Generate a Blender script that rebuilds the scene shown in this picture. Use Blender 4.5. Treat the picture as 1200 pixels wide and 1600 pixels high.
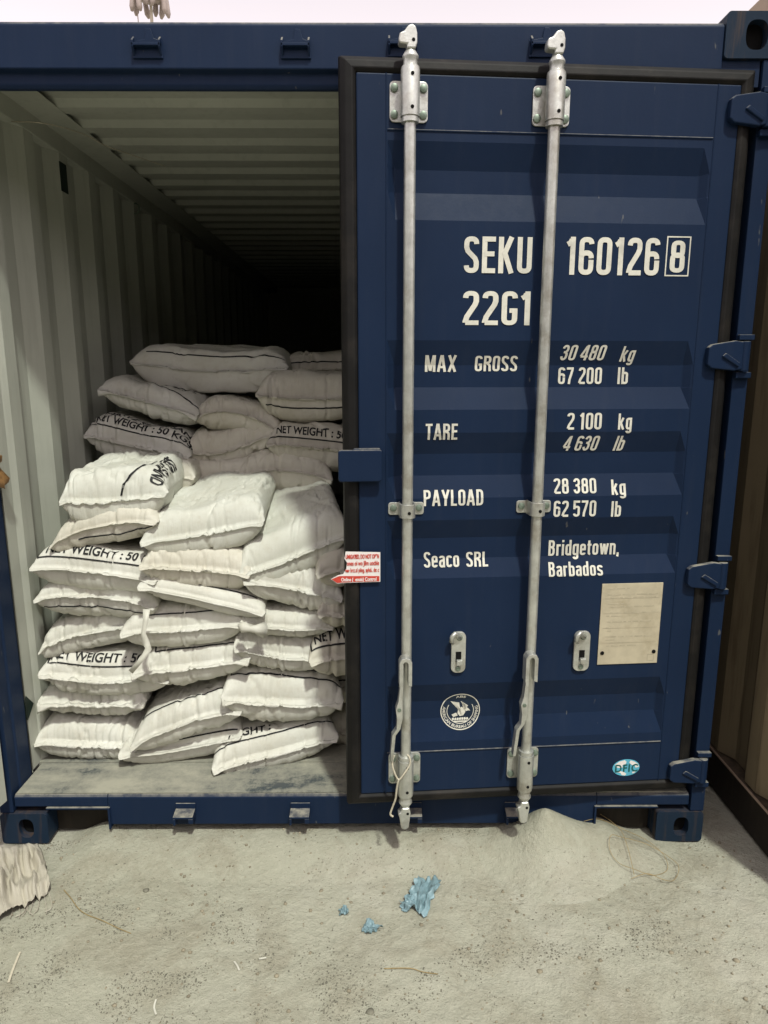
import bpy, bmesh, math, random
import numpy as np
from mathutils import Vector, Matrix, noise as mnoise

scene = bpy.context.scene
for o in list(bpy.data.objects):
    bpy.data.objects.remove(o)
COL = scene.collection

# ---------------------------------------------------------------- camera, sky, sun, exposure
CAM = np.array([0.0983, -2.1424, 1.6177]); YAW, PITCH, FPX = 0.0049, 0.2008, 1082.6
cam_data = bpy.data.cameras.new('camera')
cam_data.sensor_fit = 'HORIZONTAL'; cam_data.sensor_width = 36.0
cam_data.lens = FPX / 1200.0 * 36.0
cam_data.clip_start = 0.05; cam_data.clip_end = 2000.0
cam = bpy.data.objects.new('camera', cam_data); COL.objects.link(cam)
cam.location = CAM.tolist(); cam.rotation_euler = (math.pi / 2 - PITCH, 0.0, -YAW)
scene.camera = cam

SUN_TO = Vector((0.42, -1.0, 1.85)).normalized()          # towards the light
world = bpy.data.worlds.new('World'); scene.world = world; world.use_nodes = True
wn = world.node_tree.nodes; wl = world.node_tree.links
for n in list(wn): wn.remove(n)
sky = wn.new('ShaderNodeTexSky'); sky.sky_type = 'NISHITA'; sky.sun_disc = False
sky.sun_elevation = math.asin(SUN_TO.z); sky.sun_rotation = math.atan2(SUN_TO.x, SUN_TO.y)
sky.air_density = 1.0; sky.dust_density = 0.6; sky.ozone_density = 1.0
hsv = wn.new('ShaderNodeHueSaturation'); hsv.inputs['Saturation'].default_value = 0.16; hsv.inputs['Value'].default_value = 1.80
tint = wn.new('ShaderNodeMix'); tint.data_type = 'RGBA'; tint.blend_type = 'MULTIPLY'
tint.inputs[0].default_value = 1.0; tint.inputs[7].default_value = (1.0, 0.875, 0.855, 1)
bg = wn.new('ShaderNodeBackground'); bg.inputs['Strength'].default_value = 0.15
wout = wn.new('ShaderNodeOutputWorld')
wl.new(sky.outputs[0], hsv.inputs['Color']); wl.new(hsv.outputs[0], tint.inputs[6])
wl.new(tint.outputs[2], bg.inputs['Color']); wl.new(bg.outputs[0], wout.inputs[0])

sun_data = bpy.data.lights.new('sun', 'SUN'); sun_data.energy = 2.85
sun_data.angle = math.radians(3.2); sun_data.color = (0.965, 1.0, 0.885)
sun = bpy.data.objects.new('sun', sun_data); COL.objects.link(sun)
sun.rotation_euler = SUN_TO.to_track_quat('Z', 'Y').to_euler(); sun.location = (3, -6, 12)
vs = scene.view_settings
vs.view_transform = 'Standard'; vs.look = 'None'; vs.exposure = 0.17; vs.gamma = 1.0
vs.use_curve_mapping = False

# ---------------------------------------------------------------- measuring helpers (photo pixel -> place on a known plane)
def _ray(u, v):
    cy, sy, cp, sp = math.cos(YAW), math.sin(YAW), math.cos(PITCH), math.sin(PITCH)
    f = np.array([sy * cp, cy * cp, -sp]); r = np.array([cy, -sy, 0.0]); d = np.cross(f, r)
    return f + r * (u - 600) / FPX + d * (v - 800) / FPX
def onY(u, v, Y):
    d = _ray(u, v); return CAM + d * ((Y - CAM[1]) / d[1])
def onZ(u, v, Z):
    d = _ray(u, v); return CAM + d * ((Z - CAM[2]) / d[2])
def onX(u, v, X):
    d = _ray(u, v); return CAM + d * ((X - CAM[0]) / d[0])
DOOR_A = math.radians(4.3); HINGE = np.array([1.185, -0.005, 0.0])
_ex = np.array([math.cos(DOOR_A), math.sin(DOOR_A), 0]); _en = np.array([math.sin(DOOR_A), -math.cos(DOOR_A), 0])
def on_door(u, v, dep=0.0):
    d = _ray(u, v); h = HINGE - _en * dep
    P = CAM + d * (((h - CAM) @ _en) / (d @ _en))
    return float((P - HINGE) @ _ex), float(P[2])

# ---------------------------------------------------------------- mesh helpers
class MB:
    def __init__(s): s.v = []; s.f = []
    def add(s, vs, fs):
        k = len(s.v); s.v += [tuple(map(float, p)) for p in vs]; s.f += [tuple(int(i) + k for i in f) for f in fs]; return s
    def box(s, x0, x1, y0, y1, z0, z1):
        return s.add([(x0,y0,z0),(x1,y0,z0),(x1,y1,z0),(x0,y1,z0),(x0,y0,z1),(x1,y0,z1),(x1,y1,z1),(x0,y1,z1)],
                     [(0,3,2,1),(4,5,6,7),(0,1,5,4),(1,2,6,5),(2,3,7,6),(3,0,4,7)])
    def prism(s, poly, a0, a1, axis='y'):
        """polygon swept along an axis: 'x' poly=(y,z), 'y' poly=(x,z), 'z' poly=(x,y)"""
        n = len(poly)
        def P(p, a): return (a, p[0], p[1]) if axis == 'x' else ((p[0], a, p[1]) if axis == 'y' else (p[0], p[1], a))
        vs = [P(p, a0) for p in poly] + [P(p, a1) for p in poly]
        fs = [tuple(range(n)), tuple(range(2*n - 1, n - 1, -1))] + [(i, (i+1) % n + 0, (i+1) % n + n, i + n) for i in range(n)]
        return s.add(vs, fs)
    def lathe(s, pts, c, axis='z', seg=20, cap=True):
        """pts = (radius, along) pairs round an axis through c"""
        vs = []; fs = []
        for r, a in pts:
            for k in range(seg):
                t = 2 * math.pi * k / seg; p, q = r * math.cos(t), r * math.sin(t)
                vs.append((c[0]+p, c[1]+q, c[2]+a) if axis == 'z' else ((c[0]+p, c[1]+a, c[2]+q) if axis == 'y' else (c[0]+a, c[1]+p, c[2]+q)))
        for i in range(len(pts) - 1):
            for k in range(seg):
                fs.append((i*seg+k, i*seg+(k+1) % seg, (i+1)*seg+(k+1) % seg, (i+1)*seg+k))
        if cap:
            fs.append(tuple(range(seg-1, -1, -1))); m = (len(pts)-1) * seg; fs.append(tuple(range(m, m+seg)))
        return s.add(vs, fs)
    def tube(s, path, r, seg=8):
        P = [Vector(p) for p in path]; vs = []; fs = []; n = len(P); up = Vector((0.13, 0.21, 0.97))
        for i in range(n):
            t = (P[min(i+1, n-1)] - P[max(i-1, 0)]).normalized()
            a = t.cross(up)
            if a.length < 1e-3: a = t.cross(Vector((1, 0, 0)))
            a.normalize(); b = a.cross(t).normalized(); up = b
            rr = r[i] if isinstance(r, (list, tuple)) else r
            for k in range(seg):
                q = 2 * math.pi * k / seg; vs.append(P[i] + (a * math.cos(q) + b * math.sin(q)) * rr)
        for i in range(n-1):
            for k in range(seg): fs.append((i*seg+k, i*seg+(k+1) % seg, (i+1)*seg+(k+1) % seg, (i+1)*seg+k))
        fs.append(tuple(range(seg-1, -1, -1))); fs.append(tuple(range((n-1)*seg, n*seg)))
        return s.add(vs, fs)
    def build(s, name, mat, parent=None, smooth=False, bevel=0.0, seg=2):
        me = bpy.data.meshes.new(name); me.from_pydata(s.v, [], s.f)
        bm = bmesh.new(); bm.from_mesh(me); bmesh.ops.recalc_face_normals(bm, faces=bm.faces); bm.to_mesh(me); bm.free()
        return link(name, me, mat, parent, smooth, bevel, seg)

def link(name, me, mat, parent=None, smooth=False, bevel=0.0, seg=2):
    o = bpy.data.objects.new(name, me); COL.objects.link(o)
    if mat: me.materials.append(mat)
    if parent: o.parent = parent
    if smooth == 'angle':
        me.shade_smooth()
        try: me.set_sharp_from_angle(angle=math.radians(38))
        except Exception: pass
    elif smooth: me.shade_smooth()
    if bevel:
        b = o.modifiers.new('bevel', 'BEVEL'); b.width = bevel; b.segments = seg; b.limit_method = 'ANGLE'; b.angle_limit = math.radians(30)
        b.harden_normals = False
    return o
def tag(o, label=None, cat=None, group=None, kind=None):
    if label: o['label'] = label
    if cat: o['category'] = cat
    if group: o['group'] = group
    if kind: o['kind'] = kind
    return o
def empty(name, loc=(0, 0, 0)):
    o = bpy.data.objects.new(name, None); COL.objects.link(o); o.location = loc; o.empty_display_size = .1; return o
def rrect(x0, x1, z0, z1, r, n=5):
    pts = []
    for cx, cz, a in ((x1-r, z1-r, 0), (x0+r, z1-r, 90), (x0+r, z0+r, 180), (x1-r, z0+r, 270)):
        for k in range(n+1):
            t = math.radians(a + 90*k/n); pts.append((cx + r*math.cos(t), cz + r*math.sin(t)))
    return pts
def ellipse(cx, cz, rx, rz, n=40):
    return [(cx + rx*math.cos(2*math.pi*k/n), cz + rz*math.sin(2*math.pi*k/n)) for k in range(n)]
def smooth01(a, b, x):
    t = np.clip((x - a) / (b - a), 0, 1); return t*t*(3 - 2*t)
_rs = np.random.RandomState(7)
_LAT = _rs.rand(256, 256)
def vnoise(x, y, seed=0):
    """smooth value noise, vectorised, 0..1"""
    x = np.asarray(x, float) + seed*17.31; y = np.asarray(y, float) + seed*9.73
    xi = np.floor(x).astype(int); yi = np.floor(y).astype(int); fx = x - xi; fy = y - yi
    fx = fx*fx*(3-2*fx); fy = fy*fy*(3-2*fy)
    g = lambda a, b: _LAT[a % 256, b % 256]
    return (g(xi, yi)*(1-fx) + g(xi+1, yi)*fx)*(1-fy) + (g(xi, yi+1)*(1-fx) + g(xi+1, yi+1)*fx)*fy
def fbm(x, y, oct=4, seed=0):
    t = 0; a = .5; s = 0
    for k in range(oct):
        t = t + a*vnoise(np.asarray(x)*2**k, np.asarray(y)*2**k, seed+k*3); s += a; a *= .5
    return t/s

# ---------------------------------------------------------------- materials
def new_mat(name):
    m = bpy.data.materials.new(name); m.use_nodes = True
    nt = m.node_tree; b = nt.nodes['Principled BSDF']
    return m, nt, b
def N(nt, typ, **kw):
    n = nt.nodes.new(typ)
    for k, v in kw.items(): setattr(n, k, v)
    return n
def ramp(nt, src, stops):
    r = N(nt, 'ShaderNodeValToRGB'); nt.links.new(src, r.inputs[0])
    els = r.color_ramp.elements
    while len(els) < len(stops): els.new(.5)
    for e, (p, c) in zip(els, stops):
        e.position = p; e.color = (c, c, c, 1) if isinstance(c, (int, float)) else (*c, 1)
    return r.outputs[0]
def noise(nt, scale, detail=4, rough=.55, coord='Object', stretch=None, dist=0.0):
    tc = N(nt, 'ShaderNodeTexCoord'); src = tc.outputs[coord]
    if stretch:
        mp = N(nt, 'ShaderNodeMapping'); mp.inputs['Scale'].default_value = stretch
        nt.links.new(src, mp.inputs['Vector']); src = mp.outputs[0]
    n = N(nt, 'ShaderNodeTexNoise'); n.inputs['Scale'].default_value = scale; n.inputs['Detail'].default_value = detail
    n.inputs['Roughness'].default_value = rough; n.inputs['Distortion'].default_value = dist
    nt.links.new(src, n.inputs['Vector']); return n.outputs[0]
def mix(nt, fac, a, b):
    m = N(nt, 'ShaderNodeMix', data_type='RGBA')
    for i, x in ((0, fac), (6, a), (7, b)):
        if isinstance(x, (int, float)): m.inputs[i].default_value = x
        elif isinstance(x, tuple): m.inputs[i].default_value = (*x, 1)
        else: nt.links.new(x, m.inputs[i])
    return m.outputs[2]
def math_(nt, op, a, b=None):
    m = N(nt, 'ShaderNodeMath', operation=op)
    for i, x in ((0, a), (1, b)):
        if x is None: continue
        if isinstance(x, (int, float)): m.inputs[i].default_value = x
        else: nt.links.new(x, m.inputs[i])
    return m.outputs[0]
def bump(nt, b, h, strength, dist=.002):
    n = N(nt, 'ShaderNodeBump'); n.inputs['Strength'].default_value = strength; n.inputs['Distance'].default_value = dist
    nt.links.new(h, n.inputs['Height']); nt.links.new(n.outputs[0], b.inputs['Normal'])
def up_facing(nt, lo=.3, hi=.8):
    g = N(nt, 'ShaderNodeNewGeometry'); s = N(nt, 'ShaderNodeSeparateXYZ'); nt.links.new(g.outputs['True Normal'], s.inputs[0])
    return ramp(nt, s.outputs['Z'], [(lo, 0.0), (hi, 1.0)])

def paint(name, col, dust=(.33, .31, .25), dust_top=.75, dust_all=.10, rough=.42, spec=.35, fade=None):
    m, nt, b = new_mat(name)
    big = noise(nt, 2.2, 5, .6); fine = noise(nt, 38, 4, .65); streak = noise(nt, 5, 4, .6, stretch=(6, 6, .5))
    dark = tuple(c*.78 for c in col); light = tuple(min(1, c*1.22 + .002) for c in col)
    c = mix(nt, big, dark, light)
    c = mix(nt, math_(nt, 'MULTIPLY', ramp(nt, streak, [(.52, 0.0), (.78, 1.0)]), dust_all), c, dust)
    grime = ramp(nt, math_(nt, 'ADD', math_(nt, 'MULTIPLY', fine, .6), math_(nt, 'MULTIPLY', big, .4)), [(.40, 0.0), (.56, 1.0)])
    top = math_(nt, 'MULTIPLY', up_facing(nt, .45, .85), math_(nt, 'MULTIPLY', math_(nt, 'ADD', math_(nt, 'MULTIPLY', grime, .75), .25), dust_top))
    c = mix(nt, top, c, dust)
    # small chips and scratches
    scr = noise(nt, 60, 2, .5, stretch=(1, 1, .25)); c = mix(nt, math_(nt, 'MULTIPLY', ramp(nt, scr, [(.75, 0.0), (.78, 1.0)]), .22), c, dust)
    nt.links.new(c, b.inputs['Base Color'])
    r = math_(nt, 'ADD', math_(nt, 'MULTIPLY', fine, .22), rough - .10); nt.links.new(math_(nt, 'ADD', r, math_(nt, 'MULTIPLY', top, .4)), b.inputs['Roughness'])
    b.inputs['Specular IOR Level'].default_value = spec
    bump(nt, b, math_(nt, 'ADD', math_(nt, 'MULTIPLY', noise(nt, 140, 3, .6), .3), noise(nt, 6, 3, .5)), .16, .004)
    return m
CASTN = paint('navy_casting_paint', (.0092, .0205, .040), dust=(.105, .065, .038), dust_all=.75, dust_top=.2, spec=.14, rough=.55)
NAVY = paint('navy_paint', (.0072, .0180, .047), dust_all=.012, spec=.13, rough=.48)
INNER = paint('pale_interior_paint', (.415, .428, .372), dust=(.25, .25, .21), dust_all=.35, dust_top=.4, rough=.55, spec=.25)
TAN = paint('ochre_container_paint', (.215, .175, .108), dust=(.09, .065, .04), dust_all=.8, dust_top=.3, rough=.6, spec=.2)
BLACKR = paint('dark_rail_paint_notch_shade', (.022, .018, .014), dust=(.12, .09, .06), dust_all=.15, dust_top=.8, rough=.6, spec=.2)
BEIGE = paint('beige_rail_paint_and_glint', (.40, .31, .23), dust=(.2, .13, .09), dust_all=.4, dust_top=.5, rough=.6, spec=.2)

def simple(name, col, rough=.5, metal=0.0, spec=.4, var=.25, scale=20, bumpd=0.0, bscale=80, dirt=None, dirt_amt=.5):
    m, nt, b = new_mat(name)
    n = noise(nt, scale, 5, .6)
    c = mix(nt, ramp(nt, n, [(.3, 0.0), (.7, 1.0)]), tuple(x*(1-var) for x in col), tuple(min(1, x*(1+var*.6)) for x in col))
    if dirt: c = mix(nt, math_(nt, 'MULTIPLY', ramp(nt, noise(nt, scale*.45, 5, .65), [(.5, 0.0), (.68, 1.0)]), dirt_amt), c, dirt)
    nt.links.new(c, b.inputs['Base Color'])
    b.inputs['Roughness'].default_value = rough; b.inputs['Metallic'].default_value = metal; b.inputs['Specular IOR Level'].default_value = spec
    if bumpd: bump(nt, b, noise(nt, bscale, 4, .6), .5, bumpd)
    return m
ZINC = simple('galvanised_steel', (.575, .585, .545), .37, .65, .5, .20, 30, .0010, 110, dirt=(.27, .235, .18), dirt_amt=.55)
BOLT = simple('bolt_steel', (.20, .25, .20), .45, .4, .5, .4, 60)
HOLE = simple('bolt_hole_dark', (.008, .008, .008), .9, 0, .1)
RUBBER = simple('gasket_rubber', (.0085, .008, .008), .6, 0, .2, .35, 14, .001, 60, dirt=(.05, .042, .034), dirt_amt=.3)
LETTER = simple('white_lettering', (.66, .645, .565), .5, 0, .3, .12, 30, dirt=(.36, .35, .31), dirt_amt=.45)
PLATE = simple('data_plate_metal', (.56, .50, .37), .45, .25, .5, .14, 18, dirt=(.33, .27, .17), dirt_amt=.6)
ENGRAVE = simple('plate_engraving', (.47, .42, .31), .6, 0, .2, .2, 40)
PAPER = simple('sticker_paper', (.78, .74, .72), .55, 0, .3, .05, 20)
RED = simple('sticker_red', (.55, .06, .04), .55, 0, .3, .15, 60)
DECALBLUE = simple('decal_blue', (.10, .42, .58), .45, 0, .4, .12, 30)
DECALGREEN = simple('decal_green', (.01, .10, .09), .5, 0, .3, .1, 30)
DECALDARK = simple('decal_dark', (.010, .022, .045), .5, 0, .3, .1, 30)
PATCH = simple('green_black_patch', (.010, .022, .017), .6, 0, .3, .3, 30)
INK = simple('printing_ink', (.016, .016, .017), .6, 0, .25, .3, 40)
FLOORM = paint('dusty_threshold', (.05, .065, .075), dust=(.34, .33, .27), dust_top=.95, dust_all=.3, rough=.6, spec=.2)
def floor_material():
    m, nt, b = new_mat('dusty_steel_floor')
    big = noise(nt, 3.2, 8, .68, dist=.4); fine = noise(nt, 55, 6, .7); sweep = noise(nt, 7, 6, .65, stretch=(.35, 1.6, 1))
    c = mix(nt, ramp(nt, noise(nt, 9, 5, .6), [(.3, 0.0), (.7, 1.0)]), (.045, .058, .066), (.085, .090, .088))
    cover = math_(nt, 'ADD', math_(nt, 'MULTIPLY', big, .55), math_(nt, 'ADD', math_(nt, 'MULTIPLY', sweep, .35), math_(nt, 'MULTIPLY', fine, .22)))
    d = ramp(nt, cover, [(.46, 0.0), (.53, .55), (.66, 1.0)])
    c = mix(nt, math_(nt, 'MULTIPLY', d, .93), c, (.335, .325, .262))
    nt.links.new(c, b.inputs['Base Color']); b.inputs['Roughness'].default_value = .85; b.inputs['Specular IOR Level'].default_value = .15
    bump(nt, b, cover, .5, .008); return m
FLOORM = floor_material()
BROWN = simple('brown_tape', (.22, .12, .045), .5, 0, .4, .4, 50, .002, 60)
CORD = simple('cord_fibre', (.50, .46, .36), .8, 0, .2, .2, 90)
WIRE = simple('straw_yellow_wire', (.34, .25, .11), .5, .1, .4, .3, 40)
BLUEFILM = simple('blue_plastic_film', (.19, .29, .325), .4, 0, .5, .25, 40, .003, 90)
TAPE = simple('white_strip', (.56, .55, .48), .5, 0, .4, .1, 40)

def sack_material(name, col, seed):
    m, nt, b = new_mat(name)
    n1 = noise(nt, 4.0 + seed, 5, .6); n2 = noise(nt, 30, 4, .6)
    c = mix(nt, ramp(nt, n1, [(.3, 0.0), (.7, 1.0)]), tuple(x*.86 for x in (col[0], col[1]*.985, col[2]*.94)), col)
    c = mix(nt, math_(nt, 'MULTIPLY', ramp(nt, n2, [(.52, 0.0), (.75, 1.0)]), .30), c, (.42, .375, .285))
    nt.links.new(c, b.inputs['Base Color']); b.inputs['Roughness'].default_value = .55; b.inputs['Specular IOR Level'].default_value = .3
    # woven tape: two crossing sets of fine ribs, plus the creasing of the film along the seam
    uv = N(nt, 'ShaderNodeUVMap'); uv.uv_map = 'UVMap'
    def wave(sc, direction):
        w = N(nt, 'ShaderNodeTexWave', wave_type='BANDS', bands_direction=direction); w.inputs['Scale'].default_value = sc
        w.inputs['Distortion'].default_value = 1.2; w.inputs['Detail'].default_value = 2; nt.links.new(uv.outputs[0], w.inputs['Vector']); return w.outputs[1]
    weave = math_(nt, 'ADD', wave(60, 'X'), wave(60, 'Y'))
    mp = N(nt, 'ShaderNodeMapping'); mp.inputs['Scale'].default_value = (55, 6, 1); nt.links.new(uv.outputs[0], mp.inputs['Vector'])
    cr = N(nt, 'ShaderNodeTexNoise'); cr.inputs['Scale'].default_value = 1.0; cr.inputs['Detail'].default_value = 4; nt.links.new(mp.outputs[0], cr.inputs['Vector'])
    h = math_(nt, 'ADD', math_(nt, 'MULTIPLY', weave, .06), math_(nt, 'ADD', math_(nt, 'MULTIPLY', cr.outputs[0], .6), math_(nt, 'MULTIPLY', noise(nt, 24, 4, .6), .9)))
    bump(nt, b, h, .5, .006)
    return m
SACKS = [sack_material('woven_sack', (.635, .63, .578), 0), sack_material('woven_sack_cream', (.615, .592, .520), 1.3), sack_material('woven_sack_cool', (.63, .635, .58), 2.1)]
RAG = sack_material('old_sack_cloth', (.43, .40, .335), 3.0)

# ---------------------------------------------------------------- ground
def ground_material():
    m, nt, b = new_mat('dusty_sand_ground')
    big = noise(nt, 1.1, 5, .6); mid = noise(nt, 5.5, 6, .65, dist=.6); fine = noise(nt, 60, 6, .7); grit = noise(nt, 190, 3, .6)
    c = mix(nt, ramp(nt, big, [(.35, 0.0), (.65, 1.0)]), (.338, .334, .262), (.390, .386, .312))
    c = mix(nt, math_(nt, 'MULTIPLY', ramp(nt, mid, [(.46, 0.0), (.64, 1.0)]), .62), c, (.275, .255, .192))
    c = mix(nt, math_(nt, 'MULTIPLY', ramp(nt, noise(nt, 2.3, 4, .6), [(.52, 0.0), (.68, 1.0)]), .35), c, (.47, .455, .39))
    c = mix(nt, math_(nt, 'MULTIPLY', ramp(nt, fine, [(.45, 0.0), (.7, 1.0)]), .35), c, (.48, .46, .375))
    spots = math_(nt, 'MULTIPLY', ramp(nt, noise(nt, 85, 4, .75), [(.60, 0.0), (.66, 1.0)]), ramp(nt, noise(nt, 3.1, 4, .6), [(.45, 0.0), (.62, 1.0)]))
    c = mix(nt, math_(nt, 'MULTIPLY', ramp(nt, noise(nt, 1.7, 6, .7, dist=.8), [(.56, 0.0), (.70, 1.0)]), .45), c, (.225, .21, .155))
    c = mix(nt, math_(nt, 'MULTIPLY', spots, .85), c, (.105, .10, .078))
    nt.links.new(c, b.inputs['Base Color']); b.inputs['Roughness'].default_value = .95; b.inputs['Specular IOR Level'].default_value = .15
    h = math_(nt, 'ADD', math_(nt, 'MULTIPLY', fine, .8), math_(nt, 'ADD', math_(nt, 'MULTIPLY', grit, .35), math_(nt, 'MULTIPLY', mid, 1.2)))
    bump(nt, b, h, .85, .013)
    return m
GROUND = ground_material()
def ground_h(x, y):
    x = np.asarray(x, float); y = np.asarray(y, float)
    near = np.exp(-np.clip(np.abs(x) - 3, 0, None)) * np.exp(-np.clip(np.abs(y + .4) - 3, 0, None))
    h = .026*(fbm(x*2.1, y*2.1, 4, 1) - .5) + .008*(fbm(x*14, y*14, 3, 5) - .5) + .004*(fbm(x*45, y*45, 2, 9) - .5)
    # tyre-scuffed ripples
    h = h + .006*np.abs(fbm(x*6 + y*2, y*9, 3, 21) - .5)
    # dust drifted against the door sill, between the corner castings
    drift = smooth01(-.20, -.01, y) * (1 - smooth01(.85, 1.02, np.abs(x)))
    h = h*near*(1 - .6*drift) + drift*(.043 + .012*(vnoise(x*4, 0*x, 3) - .5))
    # keep it just under the corner castings
    cast = np.exp(-((np.abs(x) - 1.14)/.13)**2 - ((y - .08)/.16)**2)
    return h*(1 - cast) - .004*cast
def axis_steps(lo, hi, step, far):
    a = list(np.arange(lo, hi + step*.5, step)); s = step
    l = [lo]; 
    while l[-1] > -far: s *= 1.45; l.append(l[-1] - s)
    s = step; r = [hi]
    while r[-1] < far: s *= 1.45; r.append(r[-1] + s)
    return np.array(l[:0:-1] + a + r[1:])
gx = axis_steps(-1.5, 1.7, .0085, 400); gy = axis_steps(-.8, .35, .0085, 400)
GX, GY = np.meshgrid(gx, gy); GZ = ground_h(GX, GY)
nv_, nu_ = GX.shape
ii = np.arange(nv_*nu_).reshape(nv_, nu_)
me = bpy.data.meshes.new('ground')
me.from_pydata(np.stack([GX, GY, GZ], -1).reshape(-1, 3).tolist(), [], np.stack([ii[:-1, :-1], ii[:-1, 1:], ii[1:, 1:], ii[1:, :-1]], -1).reshape(-1, 4).tolist())
tag(link('ground', me, GROUND, smooth=True), kind='structure')

# unseen wall added behind the camera to hold sky light off the container
SKYBLOCK = simple('sky_blocker_dark', (.10, .09, .075), .9, 0, .1, .3, .6)
tag(MB().box(-40, 40, -10.6, -10.0, -.2, 5.2).build('wall', SKYBLOCK), 'long dark wall behind the photographer, unseen, added to hold back sky light', kind='structure')

# ---------------------------------------------------------------- the blue container
BOX = empty('shipping_container', (0, 0, 0))
tag(BOX, 'navy blue shipping container with one door ajar, standing in the middle', 'shipping container')
HZ0, HZ1 = 2.402, 2.566; FZ = .186; YE = 5.95

def casting(cx0, cx1, z0, z1, y0, y1, hole_c, hole_r, name='corner_casting', inner=None):
    """steel corner block with an oval slot in its front face"""
    m = MB(); n = 32
    hole = [(hole_c[0] + hole_r[0]*math.copysign(abs(math.cos(t))**.75, math.cos(t)), hole_c[1] + hole_r[1]*math.copysign(abs(math.sin(t))**.75, math.sin(t))) for t in [2*math.pi*(k+.5)/n for k in range(n)]]
    rect = rrect(cx0, cx1, z0, z1, .012, 7)      # 32 points
    a0 = [math.atan2(p[1]-hole_c[1], p[0]-hole_c[0]) for p in rect]
    order = sorted(range(n), key=lambda k: a0[k] % (2*math.pi)); rect = [rect[k] for k in order]
    vs = [(p[0], y0, p[1]) for p in rect] + [(p[0], y0, p[1]) for p in hole] + [(p[0], y0+.030, p[1]) for p in hole] + [(p[0], y1, p[1]) for p in rect]
    fs = []
    for k in range(n):
        j = (k+1) % n
        fs += [(k, j, n+j, n+k), (n+k, n+j, 2*n+j, 2*n+k), (k, 3*n+k, 3*n+j, j)]
    fs.append(tuple(range(4*n-1, 3*n-1, -1)))
    m.add(vs, fs)
    o = m.build(name, CASTN, BOX, smooth='angle')
    c = MB().box(hole_c[0]-.05, hole_c[0]+.05, y0+.031, y0+.06, z0+.012, z1-.012).build('casting_slot_shade', HOLE, o)  # near-black block puts the shade inside the slot into colour
    return o
for sx in (-1, 1):
    a, b_ = sorted((sx*1.057, sx*1.219))
    casting(a, b_, 0.004, .118, 0.0, .178, (sx*1.138 + .006, .062), (.026, .036))
    casting(a, b_, 2.473, 2.591, 0.0, .178, (sx*1.138 + .006, 2.532), (.031, .038))
    casting(a, b_, 0.004, .118, 5.88, 6.058, (sx*1.138, .062), (.026, .036))
    casting(a, b_, 2.473, 2.591, 5.88, 6.058, (sx*1.138, 2.532), (.031, .038))

# corner posts (inner face carries the door recess), header, sill
for sx in (-1, 1):
    a = [(sx*1.219, .004), (sx*1.172, .004), (sx*1.172, .055), (sx*1.166, .060), (sx*1.166, .136), (sx*1.219, .136)]
    MB().prism(a, .119, 2.472, 'z').build('corner_post', NAVY, BOX, bevel=.003)
hd = [(.006, 2.446), (.006, 2.556), (.014, HZ1), (.048, HZ1), (.048, HZ0), (.032, HZ0), (.026, 2.412), (.026, 2.440)]
MB().prism(hd, -1.0565, 1.0565, 'x').build('door_header', NAVY, BOX, bevel=.003)
MB().box(-1.16, 1.16, .0485, .172, 2.452, 2.520).build('header_backing', INNER, BOX, bevel=.004)
MB().box(-1.16, 1.16, .0485, .172, 2.535, HZ1).build('header_cap', NAVY, BOX)
for sx in (-1, 1):
    MB().box(*sorted((sx*1.057, sx*1.166)), .012, .048, HZ0 + .002, 2.472).build('header_gusset', NAVY, BOX)
sl = MB()
prof = [(.006, .072), (.006, .176), (.014, FZ), (.20, FZ), (.20, .176), (.03, .172), (.03, .072)]
sl.prism(prof, -.845, .845, 'x')
sill = sl.build('door_sill', NAVY, BOX, bevel=.003)
for sx in (-1, 1):
    pr2 = [(.006, .142), (.006, .176), (.014, FZ), (.20, FZ), (.20, .176), (.03, .172), (.03, .142)]
    MB().prism(pr2, *sorted((sx*.8455, sx*1.166)), 'x').build('sill_end', NAVY, BOX, bevel=.003)
    MB().box(*sorted((sx*.846, sx*1.056)), .070, .080, .01, .141).build('notch_shade_panel', BLACKR, BOX)  # dark panel added; its colour stands for the shade inside the fork notch
    # rim of the fork notch
    MB().box(*sorted((sx*.838, sx*1.056)), -.002, .05, .136, .1415).box(*sorted((sx*.838, sx*.8445)), -.002, .05, .06, .136).build('notch_rim', NAVY, BOX)
MB().box(-1.06, 1.06, .26, .31, .03, .148).build('cross_member', BLACKR, BOX)
for k in range(9):
    MB().box(-1.1, 1.1, .75 + k*.6, .80 + k*.6, .03, .14).build('cross_member', BLACKR, BOX)
MB().box(-1.16, 1.16, .0145, .2, FZ + .0005, FZ + .004).build('threshold_plate', FLOORM, BOX)
MB().box(-1.2, 1.2, .2005, YE, .15, FZ + .008).build('floor', FLOORM, BOX)

def corrugated(profile, period, start, end, flat0=0.0):
    """(along, depth) polyline of a trapezoid corrugation"""
    pts = [(start - flat0, profile[0][1])] if flat0 else []
    a = start
    while a < end:
        for p, d in profile: pts.append((min(a + p, end), d))
        a += period
    return pts
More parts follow.
